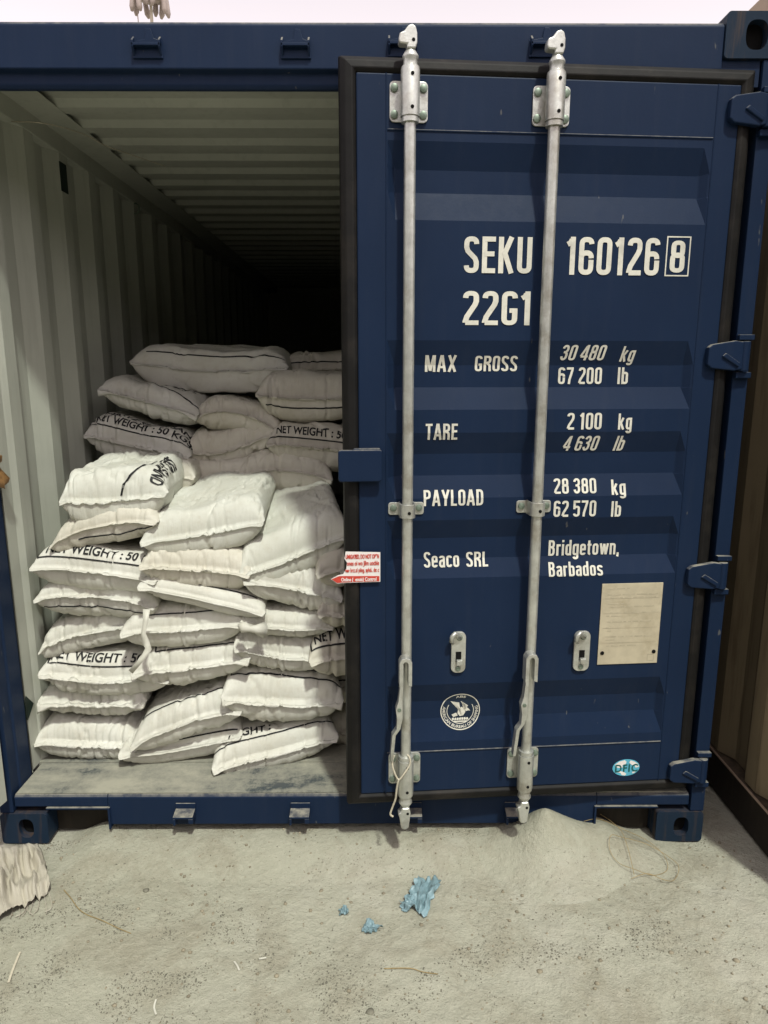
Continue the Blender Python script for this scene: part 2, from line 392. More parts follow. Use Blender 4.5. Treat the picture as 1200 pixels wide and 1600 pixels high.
# side walls: 278 mm pitch, 36 mm deep
side = [(0, 0), (.070, 0), (.138, .036), (.210, .036), (.278, 0)]
sp = corrugated(side[:-1], .278, .24, YE)
def wall_strip(pts, x_in, sgn, z0, z1, name, mat, parent, thick=.003):
    m = MB(); n = len(pts); vs = []
    for y, d in pts:
        for z in (z0, z1):
            vs.append((sgn*(x_in + d), y, z))
    for y, d in pts:
        for z in (z0, z1):
            vs.append((sgn*(x_in + d + thick), y, z))
    fs = [(2*i, 2*i+2, 2*i+3, 2*i+1) for i in range(n-1)] + [(2*n+2*i, 2*n+2*i+1, 2*n+2*i+3, 2*n+2*i+2) for i in range(n-1)]
    fs += [(2*i, 2*n+2*i, 2*n+2*i+2, 2*i+2) for i in range(n-1)] + [(2*i+1, 2*i+3, 2*n+2*i+3, 2*n+2*i+1) for i in range(n-1)]
    return m.add(vs, fs).build(name, mat, parent)
for sgn in (-1, 1):
    pts = [(.1365, .004), (.150, .012), (.215, .012)] + sp
    wall_strip(pts, 1.158, sgn, FZ + .006, 2.50, 'side_wall', INNER, BOX)
    MB().box(*sorted((sgn*1.1565, sgn*1.199)), .18, YE, 2.455, 2.552).build('top_rail', INNER, BOX, bevel=.004)
    MB().box(*sorted((sgn*1.2, sgn*1.219)), .18, 5.88, .03, 2.585).build('outer_skin', NAVY, BOX)
# roof: shallow ribs across
rp = [(.165, 0.0), (.33, 0.0)]
y = .385
while y < YE - .2:
    rp += [(y, 0.0), (y + .022, .022), (y + .125, .022), (y + .147, 0.0)]; y += .209
rp.append((YE, 0))
m = MB(); n = len(rp)
m.add([(x, yy, 2.525 + d) for yy, d in rp for x in (-1.16, 1.16)] + [(x, yy, 2.528 + d) for yy, d in rp for x in (-1.16, 1.16)],
      [(2*i, 2*i+1, 2*i+3, 2*i+2) for i in range(n-1)] + [(2*n+2*i, 2*n+2*i+2, 2*n+2*i+3, 2*n+2*i+1) for i in range(n-1)])
m.build('roof', INNER, BOX)
for sx in (-1, 1): MB().box(*sorted((sx*1.035, sx*1.158)), .18, YE, 2.5235, 2.5245).build('roof_edge', INNER, BOX)
MB().box(-1.2, 1.2, YE + .001, YE + .05, .1, 2.55).build('end_wall', INNER, BOX)
MB().box(-1.199, 1.199, .173, YE + .06, 2.553, 2.574).build('roof_light_seal', NAVY, BOX)  # unseen slab added over the roof to stop sky light leaking in

# cam keepers on header and sill
def keeper(x, z, up, y=.006):
    m = MB(); s = 1 if up else -1
    poly = [(x-.042, z-s*.030), (x+.042, z-s*.030), (x+.040, z+s*.012), (x+.020, z+s*.020), (x+.012, z+s*.044), (x-.002, z+s*.044), (x-.006, z+s*.018), (x-.042, z+s*.012)]
    m.prism(poly, y-.006, y-.0005, 'y')
    m.box(x-.040, x+.040, y-.022, y-.0055, z-.004, z+.004)
    for dx in (-.040, .034): m.prism([(y-.0055, z-.026), (y-.022, z-.006), (y-.022, z+.010), (y-.0055, z+.024)], x+dx, x+dx+.006, 'x')
    return m.build('cam_keeper', NAVY, BOX, bevel=.0015)
for u in (230, 462): keeper(onY(u, 75, 0)[0], 2.500, True)
for xx in (.18, .575): keeper(xx - .02, 2.505, True)
def sill_keeper(x):
    m = MB(); y = .006; z = .135
    m.prism([(x-.028, z-.055), (x+.028, z-.055), (x+.034, z+.022), (x-.034, z+.022)], y-.006, y-.0005, 'y')
    m.prism([(y-.006, z+.004), (y-.046, z-.004), (y-.046, z-.012), (y-.006, z-.012)], x-.034, x+.034, 'x')
    m.box(x-.034, x-.026, y-.046, y-.006, z-.036, z-.012); m.box(x+.018, x+.034, y-.046, y-.006, z-.030, z-.012)
    return m.build('cam_keeper', NAVY, BOX, bevel=.002)
for u in (287, 468): sill_keeper(onY(u, 1262, -.02)[0])
for xx in (.205, .56): sill_keeper(xx)

# small things fixed to the left wall
p = onX(95, 278, -1.17)
MB().box(-1.164, -1.156, p[1]-.030, p[1]+.030, p[2]-.055, p[2]+.055).build('wall_vent', PATCH, BOX, bevel=.002)
p = onX(46, 1107, -1.158)
q = MB(); q.prism([(p[1]-.05, p[2]), (p[1], p[2]-.045), (p[1]+.05, p[2]-.005), (p[1]+.005, p[2]+.045)], -1.1695, -1.1675, 'x'); q.build('wall_sticker', PATCH, BOX)
p = onX(212, 326, -1.15)
MB().tube([(p[0]+.018*math.sin(t), p[1]+.004*math.cos(t), p[2]+.026*math.cos(t)) for t in [2*math.pi*k/20 for k in range(21)]], .004, 6).build('lashing_ring', BOLT, BOX, smooth=True)
tp = MB(); P0 = onY(10, 738, .10)
rnd = random.Random(4)
g = [[(-1.166 + .012 + .018*math.sin(i*.9+j) * (j/3) + .004*rnd.random(), .085 + .016*j + .006*math.sin(i*1.7), P0[2] + .055 - .015*i + .006*math.sin(j*2+i)) for j in range(4)] for i in range(8)]
tp.add([p for r in g for p in r], [(i*4+j, i*4+j+1, (i+1)*4+j+1, (i+1)*4+j) for i in range(7) for j in range(3)])
to = tp.build('tape_remnant', BROWN, BOX, smooth=True); sm = to.modifiers.new('solid', 'SOLIDIFY'); sm.thickness = .004

# ---------------------------------------------------------------- lettering
_tc = {}
def text_shape(s, squeeze=.62, weight=.0, shear=0.0, spacing=1.0):
    """flat outline lettering: cap height 1, baseline 0; squeezed first and thickened afterwards"""
    key = (s, squeeze, weight, shear, spacing)
    if key in _tc: return _tc[key]
    def raw(body, fill):
        cu = bpy.data.curves.new('t', 'FONT'); cu.body = body; cu.size = 1.0; cu.resolution_u = 5; cu.fill_mode = fill; cu.space_character = spacing
        ob = bpy.data.objects.new('t', cu); COL.objects.link(ob)
        bpy.context.view_layer.update()
        dg = bpy.context.evaluated_depsgraph_get(); me = bpy.data.meshes.new_from_object(ob.evaluated_get(dg))
        v = np.array([tuple(q.co) for q in me.vertices]) if len(me.vertices) else np.zeros((0, 3))
        e = [tuple(q.vertices) for q in me.edges]; f = [tuple(q.vertices) for q in me.polygons]
        bpy.data.objects.remove(ob); bpy.data.curves.remove(cu); bpy.data.meshes.remove(me)
        return v, e, f
    hv, _, _ = raw('H', 'BOTH'); cap = hv[:, 1].max()
    v, e, _ = raw(s, 'NONE')
    v = v / cap; v[:, 0] *= squeeze
    nb = {}
    for a, b_ in e: nb.setdefault(a, []).append(b_); nb.setdefault(b_, []).append(a)
    seen = set(); loops = []
    for st in nb:
        if st in seen: continue
        lp = [st]; seen.add(st); cur = st
        while True:
            nx = [q for q in nb[cur] if q not in seen]
            if not nx: break
            cur = nx[0]; seen.add(cur); lp.append(cur)
        if len(lp) > 2: loops.append(lp)
    cu = bpy.data.curves.new('t2', 'CURVE'); cu.dimensions = '2D'; cu.fill_mode = 'BOTH'; cu.offset = weight
    for lp in loops:
        sp_ = cu.splines.new('POLY'); sp_.points.add(len(lp) - 1); sp_.use_cyclic_u = True
        for q, i in zip(sp_.points, lp): q.co = (v[i, 0], v[i, 1], 0, 1)
    ob = bpy.data.objects.new('t2', cu); COL.objects.link(ob); bpy.context.view_layer.update()
    dg = bpy.context.evaluated_depsgraph_get(); me = bpy.data.meshes.new_from_object(ob.evaluated_get(dg))
    V = np.array([tuple(q.co) for q in me.vertices])[:, :2]; F = [tuple(q.vertices) for q in me.polygons]
    bpy.data.objects.remove(ob); bpy.data.curves.remove(cu); bpy.data.meshes.remove(me)
    V[:, 0] -= V[:, 0].min(); V[:, 0] += V[:, 1]*shear
    _tc[key] = (V, F); return V, F


# ---------------------------------------------------------------- condensed stencil-cut lettering of the door (constant stroke)
def _arc(cx, cy, rx, ry, a0, a1, n=10, p=2.6):
    o_ = []
    for k in range(n+1):
        t = math.radians(a0 + (a1-a0)*k/n); c, s_ = math.cos(t), math.sin(t)
        o_.append((cx + rx*math.copysign(abs(c)**(2/p), c), cy + ry*math.copysign(abs(s_)**(2/p), s_)))
    return o_
SWD = .135            # stroke width, cap height 1
def glyphs():
    h = SWD/2; w = .40; l, r, c = h, w - h, w/2; G = {}
    x = .735          # x height
    R_ = c - h
    def ring(y0, y1, l=l, r=r): m_ = (l+r)/2; rx = (r-l)/2; ry = rx*1.05; return _arc(m_, y1-ry, rx, ry, 0, 180) + _arc(m_, y0+ry, rx, ry, 180, 360) + [(r, y1-ry)]
    ry = R_*1.05
    G['0'] = G['O'] = (w, [ring(h, 1-h)])
    G['1'] = (.25, [[(.165, 0), (.165, 1)], [(.02, .80), (.10, .845), (.135, .93)]])
    G['2'] = (w, [_arc(c, 1-h-ry, R_, ry, 180, 0) + [(r, .70), (r-.03, .60), (l+.04, .25), (l, .10), (l, h)], [(l, h), (w, h)]])
    G['3'] = (w, [_arc(c, .735, R_, 1-h-.735, 172, -88, 16, 2.2), _arc(c, .296, R_, .296-h, 88, -172, 16, 2.2), [(.13, .528), (.22, .528)]])
    G['4'] = (w+.02, [[(.30, 0), (.30, 1)], [(.255, .94), (.035, .30), (.035, .27)], [(.02, .245), (.42, .245)]])
    G['5'] = (w, [[(w-.02, 1-h), (l, 1-h)], [(l, 1), (l, .46)], [(l, .56)] + _arc(c, .42+.07, R_, .12, 110, 0, 7) + [(r, .3)] + _arc(c, h+ry, R_, ry, 0, -175)])
    G['6'] = (w, [_arc(c, 1-h-ry, R_, ry, 5, 180) + _arc(c, h+ry, R_, ry, 180, 360) + [(r, .40)], _arc(c, .58-ry, R_, ry, 0, 165)])
    G['7'] = (w, [[(0, 1-h), (w-.01, 1-h)], [(r, .99), (r-.02, .80), (.17, .25), (.15, 0)]])
    G['8'] = (w, [ring(h, .56), ring(.525, 1-h, l+.012, r-.012)])
    G['9'] = (w, [ring(.42, 1-h)])
    G['S'] = (w, [_arc(c, 1-h-ry, R_, ry, 0, 180) + [(l, .70), (l+.035, .60), (r-.035, .40), (r, .30)] + _arc(c, h+ry, R_, ry, 0, -180)])
    G['E'] = (.36, [[(l, 0), (l, 1)], [(l, 1-h), (.36, 1-h)], [(l, .53), (.33, .53)], [(l, h), (.36, h)]])
    G['K'] = (.42, [[(l, 0), (l, 1)], [(.345, 1), (.155, .52)], [(.165, .57), (.355, 0)]])
    G['U'] = (w, [[(l, 1)] + _arc(c, h+ry, R_, ry, 180, 360) + [(r, 1)]])
    G['G'] = (w, [_arc(c, 1-h-ry, R_, ry, 0, 180) + _arc(c, h+ry, R_, ry, 180, 360) + [(r, .47)], [(.20, .47-h+.03), (w, .47-h+.03)]])
    G['M'] = (.54, [[(l, 0), (l, 1)], [(.54-h, 0), (.54-h, 1)], [(.10, .99), (.27, .06)], [(.27, .06), (.44, .99)]])
    G['A'] = (.46, [[(.055, 0), (.215, 1)], [(.245, 1), (.405, 0)], [(.12, .285), (.34, .285)]])
    G['X'] = (.44, [[(.06, 1), (.38, 0)], [(.38, 1), (.06, 0)]])
    G['R'] = (w+.01, [[(l, 0), (l, 1)], [(l, 1-h), (.20, 1-h)] + _arc(.20, .745, R_+.005, 1-h-.745, 90, -90) + [(l, .49)], [(.20, .49), (.30, .42), (r, .34), (r+.005, 0)]])
    G['T'] = (.40, [[(.20, 0), (.20, 1-.01)], [(0, 1-h), (.40, 1-h)]])
    G['P'] = (w, [[(l, 0), (l, 1)], [(l, 1-h), (.20, 1-h)] + _arc(.20, .725, R_, 1-h-.725, 90, -90) + [(l, .45)]])
    G['B'] = (w, [[(l, 0), (l, 1)], [(l, 1-h), (.19, 1-h)] + _arc(.19, .745, R_-.01, 1-h-.745, 90, -90) + [(l, .53)], [(.19, .53)] + _arc(.19, .295, R_, .235, 90, -90) + [(l, h)]])
    G['Y'] = (.44, [[(.22, 0), (.22, .45)], [(.05, 1), (.22, .42)], [(.39, 1), (.22, .42)]])
    G['L'] = (.34, [[(l, 0), (l, 1)], [(l, h), (.34, h)]])
    G['D'] = (w, [[(l, 0), (l, 1)], [(l, 1-h), (.18, 1-h)] + _arc(.18, .72, R_+.02, .72-(h)+.0-.44, 90, 0) + _arc(.18, .28, R_+.02, .28-h, 0, -90) + [(l, h)]])
    W2 = .37; l2, r2, c2 = h, W2-h, W2/2; R2 = c2-h
    G['o'] = (W2, [ring(h, x-h, l2, r2)])
    G['c'] = (W2-.02, [_arc(c2, x-h-R2, R2, R2, 5, 180) + _arc(c2, h+R2, R2, R2, 180, 355)])
    G['e'] = (W2, [[(l2, .37), (r2, .37)], [(r2, .31)] + _arc(c2, x-h-R2, R2, R2, 0, 180) + _arc(c2, h+R2, R2, R2, 180, 350)])
    G['a'] = (W2, [_arc(c2, x-h-R2, R2, R2, 170, 0) + [(r2, 0)], [(r2, .44), (.16, .41)] + _arc(c2-.01, .23, R2-.01, .17, 115, 300)  + [(r2, .16)]])
    G['b'] = (W2, [[(l2, 0), (l2, 1)], _arc(c2, x-h-R2, R2, R2, 165, 0) + _arc(c2, h+R2, R2, R2, 0, -165)])
    G['d'] = (W2, [[(r2, 0), (r2, 1)], _arc(c2, x-h-R2, R2, R2, 15, 180) + _arc(c2, h+R2, R2, R2, 180, 345)])
    G['g'] = (W2, [[(r2, x)] + _arc(c2, -.24+h+R2, R2, R2, 0, -170), _arc(c2, x-h-R2, R2, R2, 15, 180) + _arc(c2, h+R2, R2, R2, 180, 345)])
    G['k'] = (.38, [[(l2, 0), (l2, 1)], [(.305, x), (.145, .37)], [(.155, .42), (.32, 0)]])
    G['l'] = (SWD, [[(h, 0), (h, 1)]])
    G['i'] = (SWD, [[(h, 0), (h, x)], [(h, .86), (h, 1)]])
    G['r'] = (.26, [[(l2, 0), (l2, x)], [(l2, x-.20)] + _arc(l2+.14, x-h-.13, .14, .13, 180, 75, 6)])
    G['t'] = (.25, [[(.105, .94), (.105, .2)] + _arc(.205, .16, .10, .16-h, 180, 270, 6), [(0, x-h), (.25, x-h)]])
    G['n'] = (W2, [[(l2, 0), (l2, x)], [(l2, x-.22)] + _arc(c2, x-h-R2, R2, R2, 165, 0) + [(r2, 0)]])
    G['w'] = (.54, [[(.055, x), (.16, .02)], [(.16, .02), (.27, x-.03)], [(.27, x-.03), (.38, .02)], [(.38, .02), (.485, x)]])
    G['s'] = (W2-.02, [_arc(c2, x-h-.12, R2, .12, 5, 180) + [(l2+.02, .43), (r2-.02, .31)] + _arc(c2, h+.13, R2, .13, 0, -175)])
    G[','] = (SWD, [[(h, .13), (h, 0), (h-.03, -.12)]])
    G[' '] = (.17, [])
    return G
GLYPHS = glyphs()
def stroke_text(s, shear=0.0, gap=.085):
    """list of (verts, faces) pieces, one for each stroke"""
    out = []; x0 = 0.0
    for ch in s:
        w, strokes = GLYPHS[ch]
        for st in strokes:
            P = [p for k, p in enumerate(st) if k == 0 or math.dist(p, st[k-1]) > 1e-4]
            closed = math.dist(P[0], P[-1]) < 1e-3
            if closed: P = P[:-1]
            n = len(P); L_ = []; R2_ = []
            for k in range(n):
                a = P[(k-1) % n] if (closed or k > 0) else None; b_ = P[(k+1) % n] if (closed or k < n-1) else None
                d1 = ((P[k][0]-a[0]), (P[k][1]-a[1])) if a else None; d2 = ((b_[0]-P[k][0]), (b_[1]-P[k][1])) if b_ else None
                nrm = lambda d: (d[0]/math.hypot(*d), d[1]/math.hypot(*d))
                d1 = nrm(d1) if d1 else nrm(d2); d2 = nrm(d2) if d2 else d1
                m_ = (-(d1[1]+d2[1]), d1[0]+d2[0]); ml = math.hypot(*m_) or 1; m_ = (m_[0]/ml, m_[1]/ml)
                k_ = min(1.5, 1/max(.3, m_[0]*-d1[1] + m_[1]*d1[0]))*SWD/2
                L_.append((P[k][0]+m_[0]*k_, P[k][1]+m_[1]*k_)); R2_.append((P[k][0]-m_[0]*k_, P[k][1]-m_[1]*k_))
            V = [(x0 + p[0] + p[1]*shear, p[1]) for pr in zip(L_, R2_) for p in pr]
            F = [(2*i, 2*i+1, (2*i+3) % (2*n), (2*i+2) % (2*n)) for i in range(n if closed else n-1)]
            out.append((V, F))
        x0 += w + (gap if ch != ' ' else gap*.4)
    return out

# ---------------------------------------------------------------- the right-hand door, ajar
DOOR = None
GD = .021
GROOVES = [(2.236, 2.167, 2.107, 2.032), (1.705, 1.634, 1.570, 1.505), (1.437, 1.372, 1.306, 1.239), (1.171, 1.110, 1.044, .986), (.631, .564, .503, .431)]
PX0, PX1, PE = -1.070, -.147, .022
def g_depth(z):
    for a, b_, c, d in GROOVES:
        if d <= z <= a:
            if z > b_: return GD*(a - z)/(a - b_)
            if z < c: return GD*(z - d)/(c - d)
            return GD
    return 0.0
def panel_y(x, z):
    e = min(1.0, max(0.0, min(x - PX0, PX1 - x)/PE))
    return g_depth(z)*e
ZB, ZT, XL, XR = .252, 2.402, -1.155, -.075
def build_leaf(parent):
    m = MB()
    zs = [ZB] + sorted(z for g in GROOVES for z in g) + [ZT]
    xs = [XL, PX0, PX0 + PE, PX1 - PE, PX1, XR]
    nx = len(xs)
    fr = [(x, panel_y(x, z) if xs[0] < x < xs[-1] else 0.0, z) for z in zs for x in xs]
    bk = [(x, (panel_y(x, z) if xs[0] < x < xs[-1] else 0.0)*.0 + .055, z) for z in zs for x in xs]
    k = len(fr); fs = []
    for i in range(len(zs)-1):
        for j in range(nx-1):
            a = i*nx + j; fs += [(a, a+1, a+nx+1, a+nx), (k+a, k+a+nx, k+a+nx+1, k+a+1)]
    for j in range(nx-1):
        t = (len(zs)-1)*nx + j; fs += [(j, k+j, k+j+1, j+1), (t, t+1, k+t+1, k+t)]
    for i in range(len(zs)-1):
        a = i*nx; b_ = i*nx + nx-1; fs += [(a, a+nx, k+a+nx, k+a), (b_, k+b_, k+b_+nx, b_+nx)]
    m.add(fr + bk, fs)
    return m.build('door', NAVY, parent, bevel=.004, seg=2)
DOOR = build_leaf(BOX)
DOOR.location = HINGE.tolist(); DOOR.rotation_euler = (0, 0, DOOR_A)
tag(DOOR, 'navy blue corrugated right door standing slightly ajar')
# straight weld beads and frame seams
for z, a, b_ in ((.397, PX0, PX1), (2.262, PX0, PX1)):
    MB().tube([(a, -.0005, z), (b_, -.0005, z)], .0028, 6).build('weld_bead', NAVY, DOOR)
for x in (PX0 - .004, PX1 + .004):
    MB().tube([(x, -.0003, ZB), (x, -.0003, ZT)], .0018, 6).build('weld_bead', NAVY, DOOR)
# rubber gasket
prof = [(0, .004), (.010, -.005), (.030, -.001), (.043, .014), (.047, .03), (.043, .062), (.0, .064)]
m = MB(); vs = []; np_ = len(prof)
for d, y in prof: vs += [(XL - d, y, ZB - d), (XR + d, y, ZB - d), (XR + d, y, ZT + d), (XL - d, y, ZT + d)]
fs = [(4*i + k, 4*i + (k+1) % 4, 4*((i+1) % np_) + (k+1) % 4, 4*((i+1) % np_) + k) for i in range(np_) for k in range(4)]
m.add(vs, fs); m.build('gasket', RUBBER, DOOR, bevel=.003)

def door_sheet(name, V, F, mat, off=.0012, offs=None):
    """flat shape given in door (x, z), laid on the pressed panel"""
    me = bpy.data.meshes.new(name); me.from_pydata([(x, (-offs[i] if offs else -off), z) for i, (x, z) in enumerate(V)], [], [tuple(f) for f in F])
    bm = bmesh.new(); bm.from_mesh(me)
    z0 = min(v.co.z for v in bm.verts); z1 = max(v.co.z for v in bm.verts)
    for g_ in GROOVES:
        for z in g_:
            if z0 < z < z1:
                bmesh.ops.bisect_plane(bm, geom=bm.verts[:] + bm.edges[:] + bm.faces[:], plane_co=(0, 0, z), plane_no=(0, 0, 1))
    for v in bm.verts: v.co.y += panel_y(v.co.x, v.co.z)
    bmesh.ops.recalc_face_normals(bm, faces=bm.faces)
    for f in bm.faces:
        if f.normal.y > 0: f.normal_flip()
    bm.to_mesh(me); bm.free()
    return link(name, me, mat, DOOR)
def door_text(s, x0, y0, x1, y1, shear=0.0, weight=.012, name='lettering', mat=LETTER, off=.0012, squeeze=.62):
    """s fitted to the photo box: left, cap top, right, baseline"""
    zc = on_door((x0+x1)/2, (y0+y1)/2)[1]; dep = g_depth(zc)
    xl = on_door(x0, (y0+y1)/2, dep)[0]; xr = on_door(x1, (y0+y1)/2, dep)[0]
    zt = on_door((x0+x1)/2, y0, g_depth(on_door((x0+x1)/2, y0)[1]))[1]; zb = on_door((x0+x1)/2, y1, g_depth(on_door((x0+x1)/2, y1)[1]))[1]
    if squeeze > .9:
        V, F = text_shape(s, squeeze, weight, shear, 1.18)
        W = V.copy(); h = zt - zb
        W[:, 0] = xl + (V[:, 0] - V[:, 0].min())/(np.ptp(V[:, 0]))*(xr - xl); W[:, 1] = zb + V[:, 1]*h
        return door_sheet(name, W.tolist(), F, mat, off)
    pcs = stroke_text(s, shear); lo = min(p[0] for V, F in pcs for p in V); hi = max(p[0] for V, F in pcs for p in V)
    VV = []; FF = []; OFF = []
    for k, (V, F) in enumerate(pcs):
        b0 = len(VV); VV += [(xl + (p[0]-lo)/(hi-lo)*(xr-xl), zb + p[1]*(zt-zb)) for p in V]; FF += [tuple(i + b0 for i in f) for f in F]; OFF += [off + .0003*(k % 5)]*len(V)
    return door_sheet(name, VV, FF, mat, off, OFF)
for a in (('SEKU', 725, 370, 831, 427), ('160126', 884, 371, 1030, 430), ('8', 1047, 376, 1070, 426), ('22G1', 723, 455, 828, 508),
          ('MAX', 664, 555, 713, 581), ('GROSS', 742, 556, 808, 580), ('67 200', 872, 574, 940, 600), ('lb', 965, 574, 981, 600),
          ('TARE', 665, 662, 715, 687), ('2 100', 886, 645, 940, 671), ('kg', 966, 646, 987, 671),
          ('PAYLOAD', 662, 765, 755, 790), ('28 380', 865, 747, 931, 771), ('kg', 955, 749, 977, 773), ('62 570', 865, 782, 931, 807), ('lb', 955, 783, 970, 807),
          ('Seaco', 662, 862, 717, 886), ('SRL', 728, 862, 762, 885), ('Bridgetown,', 857, 843, 967, 867), ('Barbados', 857, 877, 941, 900)):
    door_text(*a, weight=.022 if len(a[0]) < 7 and a[1] != 662 else .016)
for a in (('30 480', 876, 539, 947, 563), ('kg', 969, 541, 993, 565), ('4 630', 880, 681, 936, 704), ('lb', 959, 681, 976, 704)):
    door_text(*a, shear=.16, weight=.018)
# frame round the check digit
bx0, bz1 = on_door(1041, 369); bx1, bz0 = on_door(1075, 432); bx0 += .003
t_ = .0035
door_sheet('check_digit_frame', [(bx0, bz0), (bx1, bz0), (bx1, bz1), (bx0, bz1), (bx0+t_, bz0+t_), (bx1-t_, bz0+t_), (bx1-t_, bz1-t_), (bx0+t_, bz1-t_)],
           [(0, 1, 5, 4), (1, 2, 6, 5), (2, 3, 7, 6), (3, 0, 4, 7)], LETTER)

# ---- locking rods with brackets, cams, handles
def dz(v, u=645, dep=-.03): return on_door(u, v, dep)[1]
ROD_Y = -.040
RODS = []
for ri, rx in enumerate((-1.013, -.619)):
    zt0, zt1 = dz(188), dz(120)
    zb0, zb1 = dz(1231, 626), dz(1182, 626)
    rod = MB().lathe([(.0160, zb1 - .01), (.0160, zt0 + .02)], (rx, ROD_Y, 0), 'z', 22).build('locking_rod', ZINC, DOOR, smooth='angle')
    RODS.append(rod)
    for (z0, z1, top) in ((zt0, zt1, True), (zb0, zb1, False)):
        s = 1 if top else -1
        # plate
        m = MB().prism(rrect(rx - .052, rx + .052, z0 + .002, z1 - .002, .012), -.0065, -.0006, 'y'); m.build('rod_bracket', ZINC, DOOR, bevel=.0012)
        zi, zo = (z0, z1) if top else (z1, z0)
        sleeve = [(.0235, zi - s*.010), (.0235, zi + s*.001), (.0215, zi + s*.0015), (.0215, zi + s*.004), (.0255, zi + s*.0045), (.0255, zo + s*.012), (.0245, zo + s*.015), (.0245, zo + s*.018), (.0195, zo + s*.022), (.0190, zo + s*.036), (.0215, zo + s*.040), (.0215, zo + s*.045), (.0115, zo + s*.060), (.010, zo + s*.064)]
        MB().lathe(sleeve, (rx, ROD_Y, 0), 'z', 24).build('rod_sleeve', ZINC, DOOR, smooth='angle')
        for zz in (zi + s*.022, zo - s*.004):
            MB().lathe([(.0048, -.0004), (.0048, .0012)], (rx + .003, ROD_Y - .0262, zz), 'y', 12).build('grease_hole', HOLE, DOOR)
        for dx in (-.0395, .0395):
            for zz in (z0 + .020, z1 - .020):
                MB().lathe([(.0095, -.006), (.0108, -.009), (.0105, -.0125), (.006, -.0145)], (rx + dx, 0, zz), 'y', 12).build('bolt', BOLT, DOOR, smooth='angle')
        # cam: a flat claw with a side lug
        zc = zo + s*.058
        if top:
            poly = [(-.012, 0), (-.010, .010), (-.030, .011), (-.033, .018), (-.030, .036), (-.018, .041), (-.008, .054), (.003, .058), (.012, .052), (.016, .036), (.016, .014), (.012, 0)]
        else:
            poly = [(-.013, 0), (-.016, -.014), (-.026, -.020), (-.020, -.036), (-.015, -.074), (-.003, -.080), (.010, -.074), (.013, -.046), (.016, -.020), (.012, 0)]
        m = MB(); n_ = len(poly)
        m.prism([(rx + p[0], zc + p[1]) for p in poly], ROD_Y - .016, ROD_Y + .014, 'y')
        cam_o = m.build('rod_cam', ZINC, DOOR, bevel=.005, seg=3)
        MB().lathe([(.0045, -.0004), (.0045, .001)], (rx + .006, ROD_Y - .0165, zc + s*.020), 'y', 12).build('grease_hole', HOLE, DOOR)
    # middle guide
    zm = dz(797, 635)
    m = MB().prism(rrect(rx - .054, rx - .014, zm - .019, zm + .019, .008), -.005, -.0006, 'y').prism(rrect(rx + .014, rx + .054, zm - .019, zm + .019, .008), -.005, -.0006, 'y')
    arc = [(rx + .0235*math.cos(t), ROD_Y - .0*math.sin(t) - .0235*math.sin(t)) for t in [math.pi*k/14 for k in range(15)]]
    arc2 = [(rx + .0185*math.cos(t), ROD_Y - .0185*math.sin(t)) for t in [math.pi*k/14 for k in range(15)]]
    ring = [(rx + .0235, -.001)] + arc + [(rx - .0235, -.001), (rx - .0185, -.001)] + arc2[::-1] + [(rx + .0185, -.001)]
    m.prism(ring, zm - .021, zm + .021, 'z'); m.build('rod_guide', ZINC, DOOR, bevel=.001)
    MB().lathe([(.0050, -.0004), (.0050, .0012)], (rx + .003, ROD_Y - .0240, zm - .004), 'y', 12).build('grease_hole', HOLE, DOOR)
    for dx in (-.039, .039):
        MB().lathe([(.0095, -.0045), (.0105, -.0075), (.009, -.0105), (.005, -.012)], (rx + dx, 0, zm + .002), 'y', 12).build('bolt', BOLT, DOOR, smooth='angle')
    # hub and folded handle
    zh1, zh0 = dz(1018, 628), dz(1062, 628)
    m = MB(); hx = rx - .006
    hub = [(hx - .020, zh0), (hx - .020, zh1 - .016), (hx - .013, zh1 - .004), (hx, zh1), (hx + .013, zh1 - .004), (hx + .019, zh1 - .016), (hx + .019, zh0), (hx + .0075, zh0 + .004), (hx + .0075, zh1 - .020), (hx + .003, zh1 - .013), (hx - .003, zh1 - .013), (hx - .0085, zh1 - .020), (hx - .0085, zh0 + .004)]
    m.prism(hub, ROD_Y - .044, ROD_Y - .008, 'y'); m.build('handle_hub', ZINC, DOOR, bevel=.0015)
    path = [(628, 1030, -.0), (627, 1062, -.004), (625, 1084, -.006), (623, 1096, -.008), (624, 1110, -.008), (622, 1126, -.006), (615, 1136, -.004), (613, 1160, 0), (612, 1178, .006)]
    pts = []
    for u, v, dy in path:
        lx = on_door(u, v, -.07)[0] - (-1.013) + rx; pts.append((lx, ROD_Y - .026 + dy, dz(v, 626)))
    half = [.0045, .0050, .0062, .0105, .0085, .0058, .0055, .0052, .0045]
    m = MB(); vs = []; fs = []
    for (x, y, z), w in zip(pts, half): vs += [(x-w, y-.013, z), (x+w, y-.013, z), (x+w, y+.013, z), (x-w, y+.013, z)]
    for i in range(len(pts)-1):
        for k in range(4): fs.append((4*i+k, 4*i+(k+1) % 4, 4*i+4+(k+1) % 4, 4*i+4+k))
    fs += [(3, 2, 1, 0), tuple(4*(len(pts)-1)+k for k in range(4))]
    m.add(vs, fs); m.build('door_handle', ZINC, DOOR, bevel=.001)
    x, y, z = pts[3]
    MB().lathe([(.006, -.0), (.006, -.0022)], (x, y - .0130, z), 'y', 12).build('rivet', BOLT, DOOR, smooth='angle')

